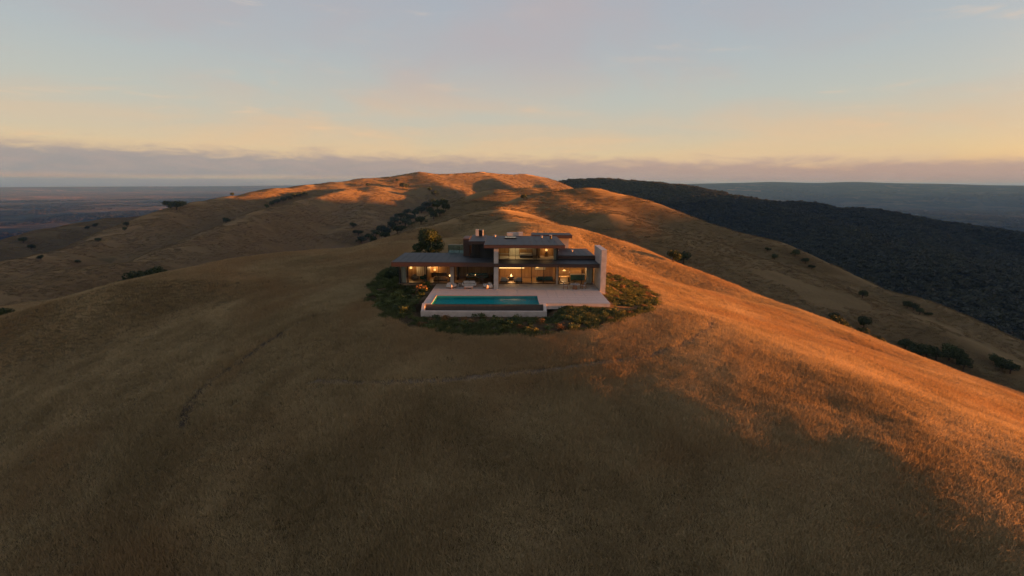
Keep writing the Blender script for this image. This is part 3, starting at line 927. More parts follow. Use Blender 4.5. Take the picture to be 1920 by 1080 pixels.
# chaparral on the dark ridge to the right
fx_r = RNG.uniform(430, 2100, 90000)
fx_a = np.radians(RNG.uniform(2, 52, 90000))
fx, fy = fx_r * np.sin(fx_a), fx_r * np.cos(fx_a)
fz, ff, fp = terrain(fx, fy, zones=True)
kp = (ff > 0.5) & (fbm(fx / 70, fy / 70, 83, 3) > -0.60 - 0.1 * RNG.random(90000))
kp[np.cumsum(kp) > 42000] = False
fx, fy, fz = fx[kp], fy[kp], fz[kp]
chap = [proto('chaparral', shrub_mesh(200 + i, 110, 0.15, M_CHAP, 1.0, 'chaparral')) for i in range(4)]
sc_ = RNG.uniform(5.0, 10.5, len(fx))
scatter('chaparral', np.column_stack([fx, fy, fz - 0.5]), RNG.uniform(0, 6.28, len(fx)), np.column_stack([sc_, sc_, sc_ * RNG.uniform(.5, .9, len(fx))]), chap, M_CHAP)


# groves and far-off buildings on the valley floor
N = 60000
vr = (1300 ** 0.5 + RNG.random(N) * (9000 ** 0.5 - 1300 ** 0.5)) ** 2
va = np.radians(np.where(RNG.random(N) < 0.6, RNG.uniform(-50, -14, N), RNG.uniform(18, 50, N)))
vx, vy = vr * np.sin(va), vr * np.cos(va)
vz, vf, vp = terrain(vx, vy, zones=True)
kp = (vp > 0.7) & (fbm(vx / 420, vy / 700, 131, 4) > 0.04)
kp[np.cumsum(kp) > 15000] = False
vx, vy, vz = vx[kp], vy[kp], vz[kp]
sc_ = RNG.uniform(9, 22, len(vx))
scatter('valley_groves', np.column_stack([vx, vy, vz - 0.5]), RNG.uniform(0, 6.28, len(vx)), np.column_stack([sc_ * 1.6, sc_ * 1.6, sc_ * 0.8]), chap, M_CHAP)
N = 5000
vr = RNG.uniform(2400, 9500, N)
va = np.radians(np.where(RNG.random(N) < 0.8, RNG.uniform(-48, -16, N), RNG.uniform(22, 48, N)))
vx, vy = vr * np.sin(va), vr * np.cos(va)
vz, vf, vp = terrain(vx, vy, zones=True)
kp = (vp > 0.8) & (fbm(vx / 600, vy / 600, 141, 3) > 0.10)
kp[np.cumsum(kp) > 300] = False
vx, vy, vz = vx[kp], vy[kp], vz[kp]
m_town, t = new_mat('distant_buildings')
oi = t.n('ShaderNodeObjectInfo')
t.n('ShaderNodeOutputMaterial', i_Surface=t.n('ShaderNodeBsdfDiffuse', i_Color=t.mix(oi.outputs['Random'], (0.04, 0.04, 0.04), (0.15, 0.145, 0.14))))
bq = [(0, 3, 2, 1), (4, 5, 6, 7), (0, 1, 5, 4), (1, 2, 6, 5), (2, 3, 7, 6), (3, 0, 4, 7)]
bv_ = [(-.5, -.5, 0), (.5, -.5, 0), (.5, .5, 0), (-.5, .5, 0), (-.5, -.5, .7), (.5, -.5, .7), (.5, .5, .7), (-.5, .5, .7)]
shed = fast_mesh('shed', np.array(bv_), np.array(bq[:6]))
shed.materials.append(m_town)
scatter('distant_buildings', np.column_stack([vx, vy, vz]), RNG.uniform(0, 1.57, len(vx)), np.column_stack([RNG.uniform(10, 34, len(vx)), RNG.uniform(8, 18, len(vx)), RNG.uniform(4, 7, len(vx))]), [proto('shed', shed)], m_town)


# ------------------------------------------------------------------ materials of the house
def simple_mat(name, c1, c2, rough=0.7, scale=2.0, metal=0.0, stretch=(1, 1, 1), spec=0.4, bump=0.0):
    m, t = new_mat(name)
    tc = t.n('ShaderNodeTexCoord')
    vec = t.vmul(tc.outputs['Object'], stretch)
    f = t.rng(t.noise(vec, scale, 4, 0.6), 0.3, 0.7)
    kw = {}
    if bump:
        kw['i_Normal'] = t.n('ShaderNodeBump', i_Strength=bump, i_Distance=0.02, i_Height=t.noise(vec, scale * 5, 3, 0.6))
    p = t.n('ShaderNodeBsdfPrincipled', i_Base_Color=t.mix(f, c1, c2), i_Roughness=rough, i_Metallic=metal, **kw)
    p.inputs['Specular IOR Level'].default_value = spec
    t.n('ShaderNodeOutputMaterial', i_Surface=p)
    return m


def glow_mat(name, col, strength):
    m, t = new_mat(name)
    t.n('ShaderNodeOutputMaterial', i_Surface=t.n('ShaderNodeEmission', i_Color=col, i_Strength=strength))
    return m


M_STONE = simple_mat('limestone', (0.38, 0.335, 0.30), (0.48, 0.425, 0.385), 0.85, 1.3, bump=0.2)
M_PAVE = simple_mat('pale_paving', (0.32, 0.305, 0.288), (0.40, 0.382, 0.362), 0.75, 0.7, bump=0.1)
M_ROOF = simple_mat('dark_zinc', (0.020, 0.0235, 0.027), (0.036, 0.040, 0.044), 0.62, 0.35, 0.0, spec=0.3)
M_FASCIA = simple_mat('brown_wood_fascia', (0.048, 0.025, 0.019), (0.072, 0.038, 0.029), 0.65, 3.0, stretch=(0.15, 1, 6))
M_SOFFIT = simple_mat('wood_soffit', (0.16, 0.085, 0.040), (0.24, 0.13, 0.065), 0.6, 2.0, stretch=(5, 0.4, 1))
M_FRAME = simple_mat('black_metal_frame', (0.012, 0.012, 0.013), (0.022, 0.022, 0.024), 0.45, 2.0, 0.5)
M_DARKWALL = simple_mat('charcoal_cladding', (0.014, 0.014, 0.015), (0.026, 0.025, 0.025), 0.7, 2.0, stretch=(6, 6, 0.3))
M_WHITE = simple_mat('white_stucco', (0.40, 0.36, 0.33), (0.47, 0.43, 0.395), 0.9, 1.5)
M_WALNUT = simple_mat('warm_wood_wall', (0.26, 0.145, 0.060), (0.40, 0.24, 0.105), 0.55, 1.4, stretch=(4, 4, 0.25))
M_OAKFL = simple_mat('oak_floor', (0.24, 0.15, 0.080), (0.33, 0.22, 0.125), 0.45, 1.6, stretch=(0.5, 4, 1))
M_CEIL = simple_mat('plaster_ceiling', (0.55, 0.50, 0.43), (0.60, 0.55, 0.48), 0.9, 1.0)
M_CURTAIN = simple_mat('linen_curtain', (0.55, 0.52, 0.44), (0.66, 0.62, 0.53), 0.95, 2.0, stretch=(8, 8, 0.2))
M_CUSHION = simple_mat('cream_cushion', (0.44, 0.405, 0.37), (0.52, 0.48, 0.445), 0.95, 4.0)
M_GREYFAB = simple_mat('grey_fabric', (0.24, 0.23, 0.225), (0.32, 0.31, 0.30), 0.95, 5.0)
M_TEAL = simple_mat('teal_fabric', (0.010, 0.075, 0.070), (0.022, 0.115, 0.105), 0.9, 5.0)
M_TEAK = simple_mat('teak', (0.20, 0.085, 0.040), (0.29, 0.13, 0.065), 0.55, 3.0, stretch=(6, 1, 1))
M_DARKWOOD = simple_mat('dark_wood', (0.030, 0.020, 0.014), (0.055, 0.036, 0.024), 0.5, 3.0, stretch=(1, 6, 1))
M_SPILL = simple_mat('dark_stone_tile', (0.050, 0.040, 0.034), (0.085, 0.068, 0.058), 0.5, 2.5, stretch=(1, 1, 4))
M_PLASTER = simple_mat('teal_pool_plaster', (0.012, 0.250, 0.268), (0.018, 0.290, 0.308), 0.6, 1.2)
M_COPING = simple_mat('coping_stone', (0.30, 0.215, 0.185), (0.38, 0.28, 0.24), 0.7, 2.0)
M_GLOW = glow_mat('lamp_glow', (1.0, 0.50, 0.15), 0.22)
M_GLOW_HOT = glow_mat('bulb_glow', (1.0, 0.56, 0.20), 0.5)

M_GLASS, t = new_mat('window_glass')
fr = t.n('ShaderNodeFresnel', i_IOR=1.45)
t.n('ShaderNodeOutputMaterial', i_Surface=t.n('ShaderNodeMixShader', i_0=t.math('MULTIPLY', fr.outputs[0], 1.0),
    i_1=t.n('ShaderNodeBsdfTransparent', i_Color=(0.80, 0.84, 0.82)).outputs[0],
    i_2=t.n('ShaderNodeBsdfGlossy', i_Color=(1, 1, 1), i_Roughness=0.02).outputs[0]))
M_RAIL, t = new_mat('green_tint_glass')
fr = t.n('ShaderNodeFresnel', i_IOR=1.5)
t.n('ShaderNodeOutputMaterial', i_Surface=t.n('ShaderNodeMixShader', i_0=t.math('ADD', fr.outputs[0], 0.10),
    i_1=t.n('ShaderNodeBsdfTransparent', i_Color=(0.55, 0.68, 0.64)).outputs[0],
    i_2=t.n('ShaderNodeBsdfGlossy', i_Color=(0.9, 1, 1), i_Roughness=0.03).outputs[0]))
M_WATER, t = new_mat('pool_water')
fr = t.n('ShaderNodeFresnel', i_IOR=1.33)
wn = t.n('ShaderNodeBump', i_Strength=0.12, i_Distance=0.03, i_Height=t.noise(t.n('ShaderNodeTexCoord').outputs['Object'], 1.6, 3, 0.5, 0.4))
t.put(fr.inputs['Normal'], wn)
t.n('ShaderNodeOutputMaterial', i_Surface=t.n('ShaderNodeMixShader', i_0=t.math('MULTIPLY', fr.outputs[0], 0.20),
    i_1=t.n('ShaderNodeBsdfTransparent', i_Color=(0.45, 0.88, 0.88)).outputs[0],
    i_2=t.n('ShaderNodeBsdfGlossy', i_Color=(1, 1, 1), i_Roughness=0.03, i_Normal=wn).outputs[0]))

BOXQ = np.array([(0, 3, 2, 1), (4, 5, 6, 7), (0, 1, 5, 4), (1, 2, 6, 5), (2, 3, 7, 6), (3, 0, 4, 7)])


def box_v(x0, x1, y0, y1, z0, z1):
    return np.array([(x0, y0, z0), (x1, y0, z0), (x1, y1, z0), (x0, y1, z0), (x0, y0, z1), (x1, y0, z1), (x1, y1, z1), (x0, y1, z1)], float)


def boxes(name, lst, bevel=0.0):
    v, q = merge([(box_v(*b), BOXQ) for b in lst])
    me = fast_mesh(name, v, q)
    if bevel:
        bm = bmesh.new()
        bm.from_mesh(me)
        bmesh.ops.bevel(bm, geom=bm.edges[:], offset=bevel, segments=2, affect='EDGES', clamp_overlap=True)
        bm.to_mesh(me)
        bm.free()
    return me


class Asm:
    """a thing: an Empty at its base; parts are given in coordinates relative to it, or in world coordinates when absolute"""
    def __init__(self, name, loc, label, cat, group=None, kind=None, rz=0.0, absolute=False):
        self.e = add_obj(name, None, loc=loc, label=label, cat=cat, group=group, kind=kind)
        self.e.rotation_euler = (0, 0, rz)
        self.off = np.array(loc, float) if absolute else np.zeros(3)

    def boxes(self, name, lst, mat, parent=None, bevel=0.0, label=None):
        o = self.off
        lst = [(b[0] - o[0], b[1] - o[0], b[2] - o[1], b[3] - o[1], b[4] - o[2], b[5] - o[2]) for b in lst]
        return add_obj(name, boxes(name, lst, bevel), mat, parent or self.e, label=label)

    def mesh(self, name, v, q, mat, parent=None, smooth_=False, label=None):
        me = fast_mesh(name, np.asarray(v, float) - self.off, q)
        if smooth_:
            smooth(me)
        return add_obj(name, me, mat, parent or self.e, label=label)

    def tube(self, name, path, radii, mat, parent=None, seg=8, label=None):
        v, q = tube_quads(path, radii, seg)
        return self.mesh(name, v, q, mat, parent, True, label)

    def piece(self, name, me, mat, at, parent=None):
        return add_obj(name, me, mat, parent or self.e, loc=tuple(np.array(at, float) - self.off))


# ------------------------------------------------------------------ the house
H = Asm('modern_house', (0, 80, 0), 'low modern house of stone, wood and glass with stacked dark flat roofs on the knoll', 'house', absolute=True)
H.boxes('floor', [(-16.3, 13.25, 76.0, 86.0, -0.35, 0.02)], M_OAKFL)


def metal_roof(x0, x1, y0, y1, z0, z1, n, rows=1, fascia=0.05, fmat=None, name='roof'):
    """flat roof: slab, fascia boards on all sides, standing-seam panels on top"""
    slab = H.boxes(name, [(x0 + 0.06, x1 - 0.06, y0 + 0.06, y1 - 0.06, z0 + 0.03, z1 - 0.03)], M_SOFFIT)
    fm = fmat or M_FASCIA
    H.boxes('fascia', [(x0, x1, y0, y0 + fascia, z0, z1 - 0.02)], fm, slab)
    H.boxes('fascia', [(x0, x1, y1 - fascia, y1, z0, z1 - 0.02)], fm, slab)
    H.boxes('fascia', [(x0, x0 + fascia, y0 + fascia + .002, y1 - fascia - .002, z0, z1 - 0.02)], fm, slab)
    H.boxes('fascia', [(x1 - fascia, x1, y0 + fascia + .002, y1 - fascia - .002, z0, z1 - 0.02)], fm, slab)
    H.boxes('drip_edge', [(x0 - 0.03, x1 + 0.03, y0 - 0.03, y0 + 0.05, z1 - 0.018, z1 + 0.03)], M_ROOF, slab)
    wx, wy = (x1 - x0) / n, (y1 - y0 - 0.1) / rows
    me = boxes('roof_panel', [(0.012, wx - 0.012, 0.008, wy - 0.008, -0.028, 0.006), (-0.025, 0.010, 0.008, wy - 0.008, -0.028, 0.034)])
    me.materials.append(M_ROOF)
    for j in range(rows):
        for i in range(n):
            p = H.piece('roof_panel', me, None, (x0 + i * wx, y0 + 0.055 + j * wy, z1), slab)
            p.location.z += random.uniform(-0.006, 0.006)
    return slab


left_roof = metal_roof(-16.5, -1.95, 72.45, 82.75, 3.2, 3.83, 15, 2)
canopy_mid = metal_roof(-1.93, 7.62, 72.36, 76.15, 3.2, 3.68, 10, 1)
canopy_right = metal_roof(7.64, 13.26, 72.30, 76.4, 3.16, 3.66, 6, 1)
low_roof = metal_roof(7.66, 13.28, 76.5, 85.2, 3.85, 4.30, 6, 2)
upper_roof = metal_roof(-3.24, 8.22, 72.0, 84.9, 5.95, 6.40, 12, 3)
upper_left = metal_roof(-5.75, -3.26, 76.6, 86.5, 5.97, 6.38, 3, 2)
rear_roof = metal_roof(4.2, 10.85, 85.0, 89.0, 6.00, 6.55, 6, 1)

# stone piers and the tall wall at the right
H.boxes('pier', [(-1.86, -1.21, 72.42, 73.10, 0.0, 3.19), (-1.861, -1.209, 72.42, 73.10, 3.69, 5.94)], M_STONE, bevel=0.015, label='tall pale stone pier through the canopy')
H.boxes('pier', [(-8.45, -7.93, 75.30, 75.85, 0.0, 3.19)], M_STONE, bevel=0.01)
H.boxes('post', [(7.45, 7.68, 75.70, 75.95, 0.0, 3.15)], M_STONE)
bw = H.boxes('blade_wall', [(13.32, 14.08, 71.40, 77.30, -0.9, 5.78)], M_STONE, bevel=0.015, label='tall pale blade wall at the right end')
H.boxes('wall_cap', [(13.30, 14.10, 71.38, 77.32, 5.782, 5.83)], M_STONE, bw)

# outer walls and rooms behind the glass
H.boxes('wall', [(-16.3, -16.1, 76.2, 82.3, 0.021, 3.19)], M_DARKWALL)
H.boxes('wall', [(-16.1, 7.4, 82.1, 82.3, 0.021, 3.19)], M_WALNUT)
H.boxes('wall', [(7.5, 13.2, 84.6, 84.8, 0.021, 3.84)], M_WALNUT)
H.boxes('wall', [(13.05, 13.25, 77.32, 84.6, 0.021, 3.84)], M_STONE)
H.boxes('wall', [(7.70, 13.28, 76.35, 76.48, 3.17, 3.84)], M_DARKWALL)
H.boxes('partition', [(-12.35, -12.2, 77.6, 82.1, 0.021, 3.19)], M_WALNUT)
H.boxes('partition', [(-7.85, -7.70, 79.0, 82.1, 0.021, 3.19)], M_DARKWALL)
H.boxes('partition', [(-2.05, -1.90, 76.6, 82.1, 0.021, 3.19)], M_DARKWALL)
H.boxes('partition', [(7.42, 7.58, 78.8, 82.1, 0.021, 3.19)], M_WALNUT)
H.boxes('storey_slab', [(-1.9, 7.6, 76.16, 84.6, 3.2, 3.70)], M_CEIL)
H.boxes('ceiling', [(7.7, 13.0, 76.5, 84.6, 3.10, 3.18)], M_CEIL)
# upper storey
H.boxes('wall', [(-5.3, -1.95, 77.2, 77.35, 3.84, 5.96)], M_DARKWALL, label='charcoal clad upper wall left of the stone pier')
H.boxes('wall', [(-1.95, -1.80, 74.6, 84.0, 3.84, 5.94)], M_DARKWALL)
H.boxes('wall', [(7.48, 7.66, 75.9, 84.4, 3.71, 5.94)], M_DARKWALL)
H.boxes('wall', [(-1.8, 7.45, 80.6, 80.75, 3.71, 5.94)], M_WALNUT)
H.boxes('wall', [(5.0, 5.12, 77.8, 80.5, 3.71, 5.94)], M_WALNUT)
H.boxes('wall', [(7.7, 10.40, 86.0, 86.2, 4.32, 5.99)], M_WHITE, label='white rear wall catching the low sun')
H.boxes('wall', [(10.20, 10.40, 86.22, 88.6, 0.0, 5.99)], M_WHITE)
H.boxes('wall', [(7.7, 13.2, 85.22, 85.3, 0.0, 3.9)], M_WHITE)
H.boxes('wall', [(-6.75, -5.80, 79.0, 83.2, 3.86, 6.55)], M_FASCIA, label='brown wood clad block left of the upper roof')
H.boxes('wall', [(-5.75, -5.6, 83.3, 86.3, 0.0, 5.96), (-5.6, 4.2, 86.1, 86.3, 0.0, 5.94)], M_WHITE)


def window(x0, x1, y, z0, z1, splits, frame=0.07, mat=M_GLASS, mullion=0.07):
    """one window: frame bars, then a pane between each pair of bars"""
    xs = [x0] + list(splits) + [x1]
    bars = [(x0, x1, y - 0.05, y + 0.05, z1 - frame, z1), (x0, x1, y - 0.05, y + 0.05, z0, z0 + frame)]
    bars += [(x - mullion / 2, x + mullion / 2, y - 0.048, y + 0.048, z0 + frame, z1 - frame) for x in xs[1:-1]]
    bars += [(x0, x0 + frame, y - 0.048, y + 0.048, z0 + frame, z1 - frame), (x1 - frame, x1, y - 0.048, y + 0.048, z0 + frame, z1 - frame)]
    win = H.boxes('window', bars, M_FRAME)
    for a, b in zip(xs[:-1], xs[1:]):
        H.mesh('pane', [(a, y, z0 + .02), (b, y, z0 + .02), (b, y, z1 - .02), (a, y, z1 - .02)], np.array([(0, 1, 2, 3)]), mat, win)
    return win


window(-16.08, -12.30, 76.25, 0.03, 3.18, [-14.95], 0.10, mullion=0.16)
window(-12.18, -8.40, 76.25, 0.03, 3.18, [-10.3], 0.10, mullion=0.05)
window(-7.95, -1.95, 76.25, 0.03, 3.18, [-5.9, -3.9], 0.08)
window(-1.20, 7.42, 76.25, 0.03, 3.18, [2.25, 3.75, 5.6], 0.08, mullion=0.10)
window(7.72, 13.02, 75.95, 0.03, 3.14, [9.5, 11.3], 0.08, mullion=0.06)
window(-1.75, 7.46, 75.85, 3.72, 5.93, [1.3, 4.4], 0.07, mullion=0.04)
window(-5.62, -5.32, 77.25, 3.9, 5.9, [], 0.05)
win = window(-4.95, -4.05, 77.12, 4.0, 5.85, [-4.5], 0.06)
H.boxes('window_sill', [(-5.05, -3.95, 77.0, 77.19, 3.9, 3.985)], M_FRAME, win)


def curtain(x0, x1, y, z0, z1, mat=M_CURTAIN):
    n = max(6, int((x1 - x0) / 0.09))
    xs = np.linspace(x0, x1, n + 1)
    ys = y + 0.06 * np.sin(np.arange(n + 1) * 1.9)
    v = np.array([(x, yy, z0) for x, yy in zip(xs, ys)] + [(x, yy, z1) for x, yy in zip(xs, ys)])
    q = np.array([(i, i + 1, n + 2 + i, n + 1 + i) for i in range(n)])
    return H.mesh('curtain', v, q, mat, None, True)


curtain(-15.98, -15.25, 76.55, 0.05, 3.1)
curtain(-14.6, -12.5, 81.8, 0.05, 3.1)
curtain(12.1, 12.95, 76.5, 0.05, 3.05)
curtain(7.0, 7.42, 76.15, 3.75, 5.85)
curtain(0.4, 4.6, 80.3, 3.75, 5.85)

# roof furniture
H.boxes('chimney', [(-5.15, -4.65, 84.4, 85.0, 6.385, 7.45), (-4.05, -3.90, 84.4, 85.0, 6.40, 7.42)], M_WHITE, upper_roof)
H.boxes('flue', [(-4.64, -4.06, 84.5, 84.95, 6.40, 7.36)], M_FRAME, upper_roof)
H.boxes('parapet_box', [(0.0, 1.9, 84.95, 85.8, 5.9, 6.90)], M_WHITE, upper_roof)
H.boxes('parapet_box', [(1.92, 2.65, 84.90, 85.8, 5.9, 6.98)], M_WHITE, upper_roof)
H.boxes('skylight', [(-0.4, 1.5, 80.2, 81.4, 6.47, 6.60)], M_FRAME, upper_roof)
H.mesh('skylight_glass', [(-0.3, 80.25, 6.612), (1.4, 80.25, 6.612), (1.4, 81.35, 6.612), (-0.3, 81.35, 6.612)], np.array([(0, 1, 2, 3)]), M_GLASS, upper_roof)
for i, (x, y, z, par) in enumerate([(-1.9, 83.2, 6.46, upper_roof), (5.6, 82.0, 6.46, upper_roof), (6.9, 80.6, 6.46, upper_roof), (10.4, 80.9, 4.36, low_roof), (8.0, 80.4, 4.36, low_roof)]):
    big = i == 2
    H.tube('roof_vent', [(x, y, z - 0.1), (x, y, z + 0.12), (x, y, z + (0.45 if big else 0.2))], [0.16 if big else 0.09] * 3, M_WHITE if not big else M_FRAME, par, 8)
    H.boxes('vent_cap', [(x - 0.2, x + 0.2, y - 0.2, y + 0.2, z + (0.46 if big else 0.21), z + (0.54 if big else 0.27))], M_WHITE, par)
# roof deck behind the left wing, railed with glass
deck = H.boxes('roof_deck', [(-9.6, -6.8, 82.8, 86.0, 3.55, 3.80)], M_PAVE)
for a, b in [(-9.5, -8.62), (-8.58, -7.72), (-7.68, -6.82)]:
    H.boxes('railing_pane', [(a, b, 82.84, 82.87, 3.82, 5.10)], M_RAIL, deck)
for x in (-9.53, -8.6, -7.7, -6.8):
    H.boxes('railing_post', [(x - 0.02, x + 0.02, 82.88, 82.93, 3.81, 5.12)], M_FRAME, deck)
H.boxes('handrail', [(-9.55, -6.78, 82.82, 82.90, 5.125, 5.17)], M_WHITE, deck)

# ------------------------------------------------------------------ terrace and pool
T = Asm('terrace', (0, 70, 0), None, None, kind='structure', absolute=True)
T.boxes('base', [(-10.6, -9.72, 63.42, 76.0, -0.75, -0.06), (-9.72, 4.32, 68.12, 76.0, -0.75, -0.06), (4.32, 13.2, 63.42, 76.0, -0.75, -0.06)], M_STONE)
xs = [-10.62, -9.72] + list(np.linspace(-9.72, 4.32, 11)[1:]) + list(np.linspace(4.32, 13.22, 8)[1:])
ys = list(np.linspace(63.40, 68.10, 4)) + list(np.linspace(68.10, 76.18, 7)[1:])
cache = {}
for i in range(len(xs) - 1):
    for j in range(len(ys) - 1):
        if ys[j] < 68.0 and -9.8 < xs[i] < 4.2:
            continue
        if xs[i] > 13.3:
            continue
        dx_, dy_ = xs[i + 1] - xs[i], ys[j + 1] - ys[j]
        key = (round(dx_, 3), round(dy_, 3))
        if key not in cache:
            cache[key] = boxes('paver', [(0.004, dx_ - 0.004, 0.004, dy_ - 0.004, -0.056, 0.0)], 0.003)
            cache[key].materials.append(M_PAVE)
        p = T.piece('paver', cache[key], None, (xs[i], ys[j], random.uniform(-0.004, 0.004)))

P = Asm('swimming_pool', (-2.7, 65.7, -1.4), 'long teal infinity pool with dark spill wall set into the terrace', 'pool', absolute=True)
P.boxes('basin', [(-9.70, 4.30, 63.60, 68.10, -0.75, -0.55), (-9.70, -9.55, 63.60, 68.10, -0.55, -0.065), (4.15, 4.30, 63.60, 68.10, -0.55, -0.065),
                  (-9.55, 4.15, 67.95, 68.10, -0.55, -0.065)], M_PLASTER)
P.boxes('spill_wall', [(-10.30, 4.62, 63.28, 63.58, -1.70, -0.150)], M_SPILL)
P.boxes('coping', [(-9.71, -9.50, 63.60, 68.12, -0.060, 0.012)], M_COPING, label='left coping of the pool')
P.boxes('coping', [(-9.498, 4.12, 67.92, 68.12, -0.060, 0.012)], M_COPING)
P.boxes('coping', [(4.122, 4.31, 63.60, 68.12, -0.060, 0.012)], M_PAVE)
P.boxes('rim', [(-10.30, -9.55, 63.30, 63.598, -0.148, -0.002), (4.16, 4.62, 63.30, 63.598, -0.148, -0.002)], M_PAVE)
P.mesh('water', [(-9.56, 63.30, -0.140), (4.16, 63.30, -0.140), (4.16, 67.96, -0.140), (-9.56, 67.96, -0.140)], np.array([(0, 1, 2, 3)]), M_WATER)
P.boxes('trough_floor', [(-10.34, 4.64, 62.36, 63.27, -1.75, -1.30)], M_SPILL)
P.boxes('trough_wall', [(-10.72, 5.02, 62.00, 62.34, -1.95, -0.70)], M_STONE, bevel=0.01)
for x0, x1 in ((-10.72, -10.33), (4.65, 5.02)):
    v = np.array([(x0, 62.345, -1.9), (x1, 62.345, -1.9), (x1, 63.40, -1.9), (x0, 63.40, -1.9), (x0, 62.345, -0.66), (x1, 62.345, -0.66), (x1, 63.40, 0.0), (x0, 63.40, 0.0)])
    P.mesh('end_wall', v, BOXQ, M_STONE)


# ------------------------------------------------------------------ outdoor furniture
def ring(n, r):
    return [(r * math.cos(2 * PI * i / n), r * math.sin(2 * PI * i / n)) for i in range(n)]


def disc_v(cx, cy, z0, z1, r0, r1, n=20):
    a, b = ring(n, r0), ring(n, r1)
    v = [(cx + x, cy + y, z0) for x, y in a] + [(cx + x, cy + y, z1) for x, y in b] + [(cx, cy, z0), (cx, cy, z1)]
    q = [(i, (i + 1) % n, n + (i + 1) % n, n + i) for i in range(n)]
    q += [(2 * n, (i + 1) % n, i, i) for i in range(n)] + [(2 * n + 1, n + i, n + (i + 1) % n, n + (i + 1) % n) for i in range(n)]
    return np.array(v), np.array(q)


def disc(asm, name, cx, cy, z0, z1, r0, r1, mat, parent=None, n=20, label=None):
    v, q = disc_v(cx, cy, z0, z1, r0, r1, n)
    bm = bmesh.new()
    vs = [bm.verts.new(p) for p in v]
    for f in q:
        ids = list(dict.fromkeys(int(i) for i in f))
        bm.faces.new([vs[i] for i in ids])
    me = bpy.data.meshes.new(name)
    bm.to_mesh(me)
    bm.free()
    return add_obj(name, me, mat, parent or asm.e, label=label)


def lounge_seat(name, loc, rz, label, cat, width=1.35, n=1, mat=M_CUSHION, base=M_TEAK, group=None):
    a = Asm(name, loc, label, cat, group=group, rz=rz)
    d = 0.95
    a.boxes('base', [(-width / 2, width / 2, -d / 2, d / 2, 0.10, 0.17)], base)
    for sx in (-1, 1):
        for sy in (-1, 1):
            x, y = sx * (width / 2 - 0.06), sy * (d / 2 - 0.06)
            a.boxes('leg', [(x - 0.03, x + 0.03, y - 0.03, y + 0.03, 0.0, 0.099)], base)
    w1 = (width - 0.34) / n
    for i in range(n):
        x0 = -width / 2 + 0.17 + i * w1
        a.boxes('seat_cushion', [(x0 + 0.006, x0 + w1 - 0.006, -d / 2, d / 2 - 0.22, 0.175, 0.42)], mat, bevel=0.05)
        a.boxes('back_cushion', [(x0 + 0.006, x0 + w1 - 0.006, d / 2 - 0.21, d / 2 - 0.01, 0.175, 0.78)], mat, bevel=0.06)
    for s in (-1, 1):
        x0 = s * width / 2 - (0.16 if s > 0 else 0)
        a.boxes('armrest', [(x0, x0 + 0.16, -d / 2, d / 2, 0.175, 0.58)], mat, bevel=0.04)
    return a


lounge_seat('outdoor_armchair', (-8.05, 73.0, 0.004), math.radians(62), 'cream armchair at the left end of the terrace lounge group', 'armchair', 1.25)
lounge_seat('outdoor_armchair', (-2.75, 72.9, 0.004), math.radians(-62), 'cream armchair beside the tall stone pier on the terrace', 'armchair', 1.25)
lounge_seat('outdoor_sofa', (-5.55, 74.2, 0.004), 0, 'cream two-seat sofa between the two armchairs on the terrace', 'sofa', 2.1, 2)
a = Asm('coffee_table', (-5.5, 72.55, 0.004), 'low pale coffee table in front of the cream terrace sofa', 'table')
a.boxes('tabletop', [(-0.65, 0.65, -0.40, 0.40, 0.27, 0.34)], M_CUSHION, bevel=0.02)
for sx in (-1, 1):
    for sy in (-1, 1):
        a.boxes('leg', [(sx * 0.55 - 0.03, sx * 0.55 + 0.03, sy * 0.32 - 0.03, sy * 0.32 + 0.03, 0.0, 0.269)], M_TEAK)
a = Asm('side_table', (-6.95, 74.25, 0.004), 'tiny round side table between the left armchair and the sofa', 'table')
disc(a, 'tabletop', 0, 0, 0.42, 0.45, 0.22, 0.22, M_CUSHION)
disc(a, 'leg', 0, 0, 0.02, 0.419, 0.03, 0.03, M_FRAME, n=8)
disc(a, 'base', 0, 0, 0.0, 0.019, 0.14, 0.14, M_FRAME)

dt = Asm('dining_table', (9.85, 72.45, 0.004), 'round outdoor dining table on a teak drum base', 'table')
disc(dt, 'tabletop', 0, 0, 0.70, 0.75, 0.75, 0.75, M_GREYFAB, n=28)
disc(dt, 'base', 0, 0, 0.0, 0.699, 0.34, 0.30, M_TEAK, n=20)
b = Asm('bowl', (9.85, 72.45, 0.7545), 'small white bowl on the round outdoor dining table', 'bowl')
disc(b, 'body', 0, 0, 0.0, 0.12, 0.09, 0.17, M_WHITE, n=16)


def dining_chair(loc, rz, label):
    c = Asm('dining_chair', loc, label, 'chair', group='teak chairs at the outdoor dining table', rz=rz)
    for sx in (-1, 1):
        for sy in (-1, 1):
            x, y = sx * 0.30, sy * 0.27
            c.boxes('leg', [(x - 0.03, x + 0.03, y - 0.03, y + 0.03, 0.0, 0.62 if sy < 0 else 0.78)], M_TEAK)
        c.boxes('armrest', [(sx * 0.30 - 0.035, sx * 0.30 + 0.035, -0.32, 0.24, 0.622, 0.66)], M_TEAK)
    c.boxes('seat_frame', [(-0.27, 0.27, -0.30, 0.30, 0.34, 0.40)], M_TEAK)
    c.boxes('seat_cushion', [(-0.27, 0.27, -0.29, 0.22, 0.402, 0.50)], M_CUSHION, bevel=0.03)
    c.boxes('back_cushion', [(-0.28, 0.28, 0.24, 0.36, 0.48, 0.95)], M_GREYFAB, bevel=0.05)


dining_chair((8.55, 72.75, 0.004), math.radians(80), 'teak armchair left of the round outdoor dining table')
dining_chair((11.1, 72.75, 0.004), math.radians(-75), 'teak armchair right of the round outdoor dining table, nearer the blade wall')

# ------------------------------------------------------------------ inside, seen through the glass
FL = 0.024


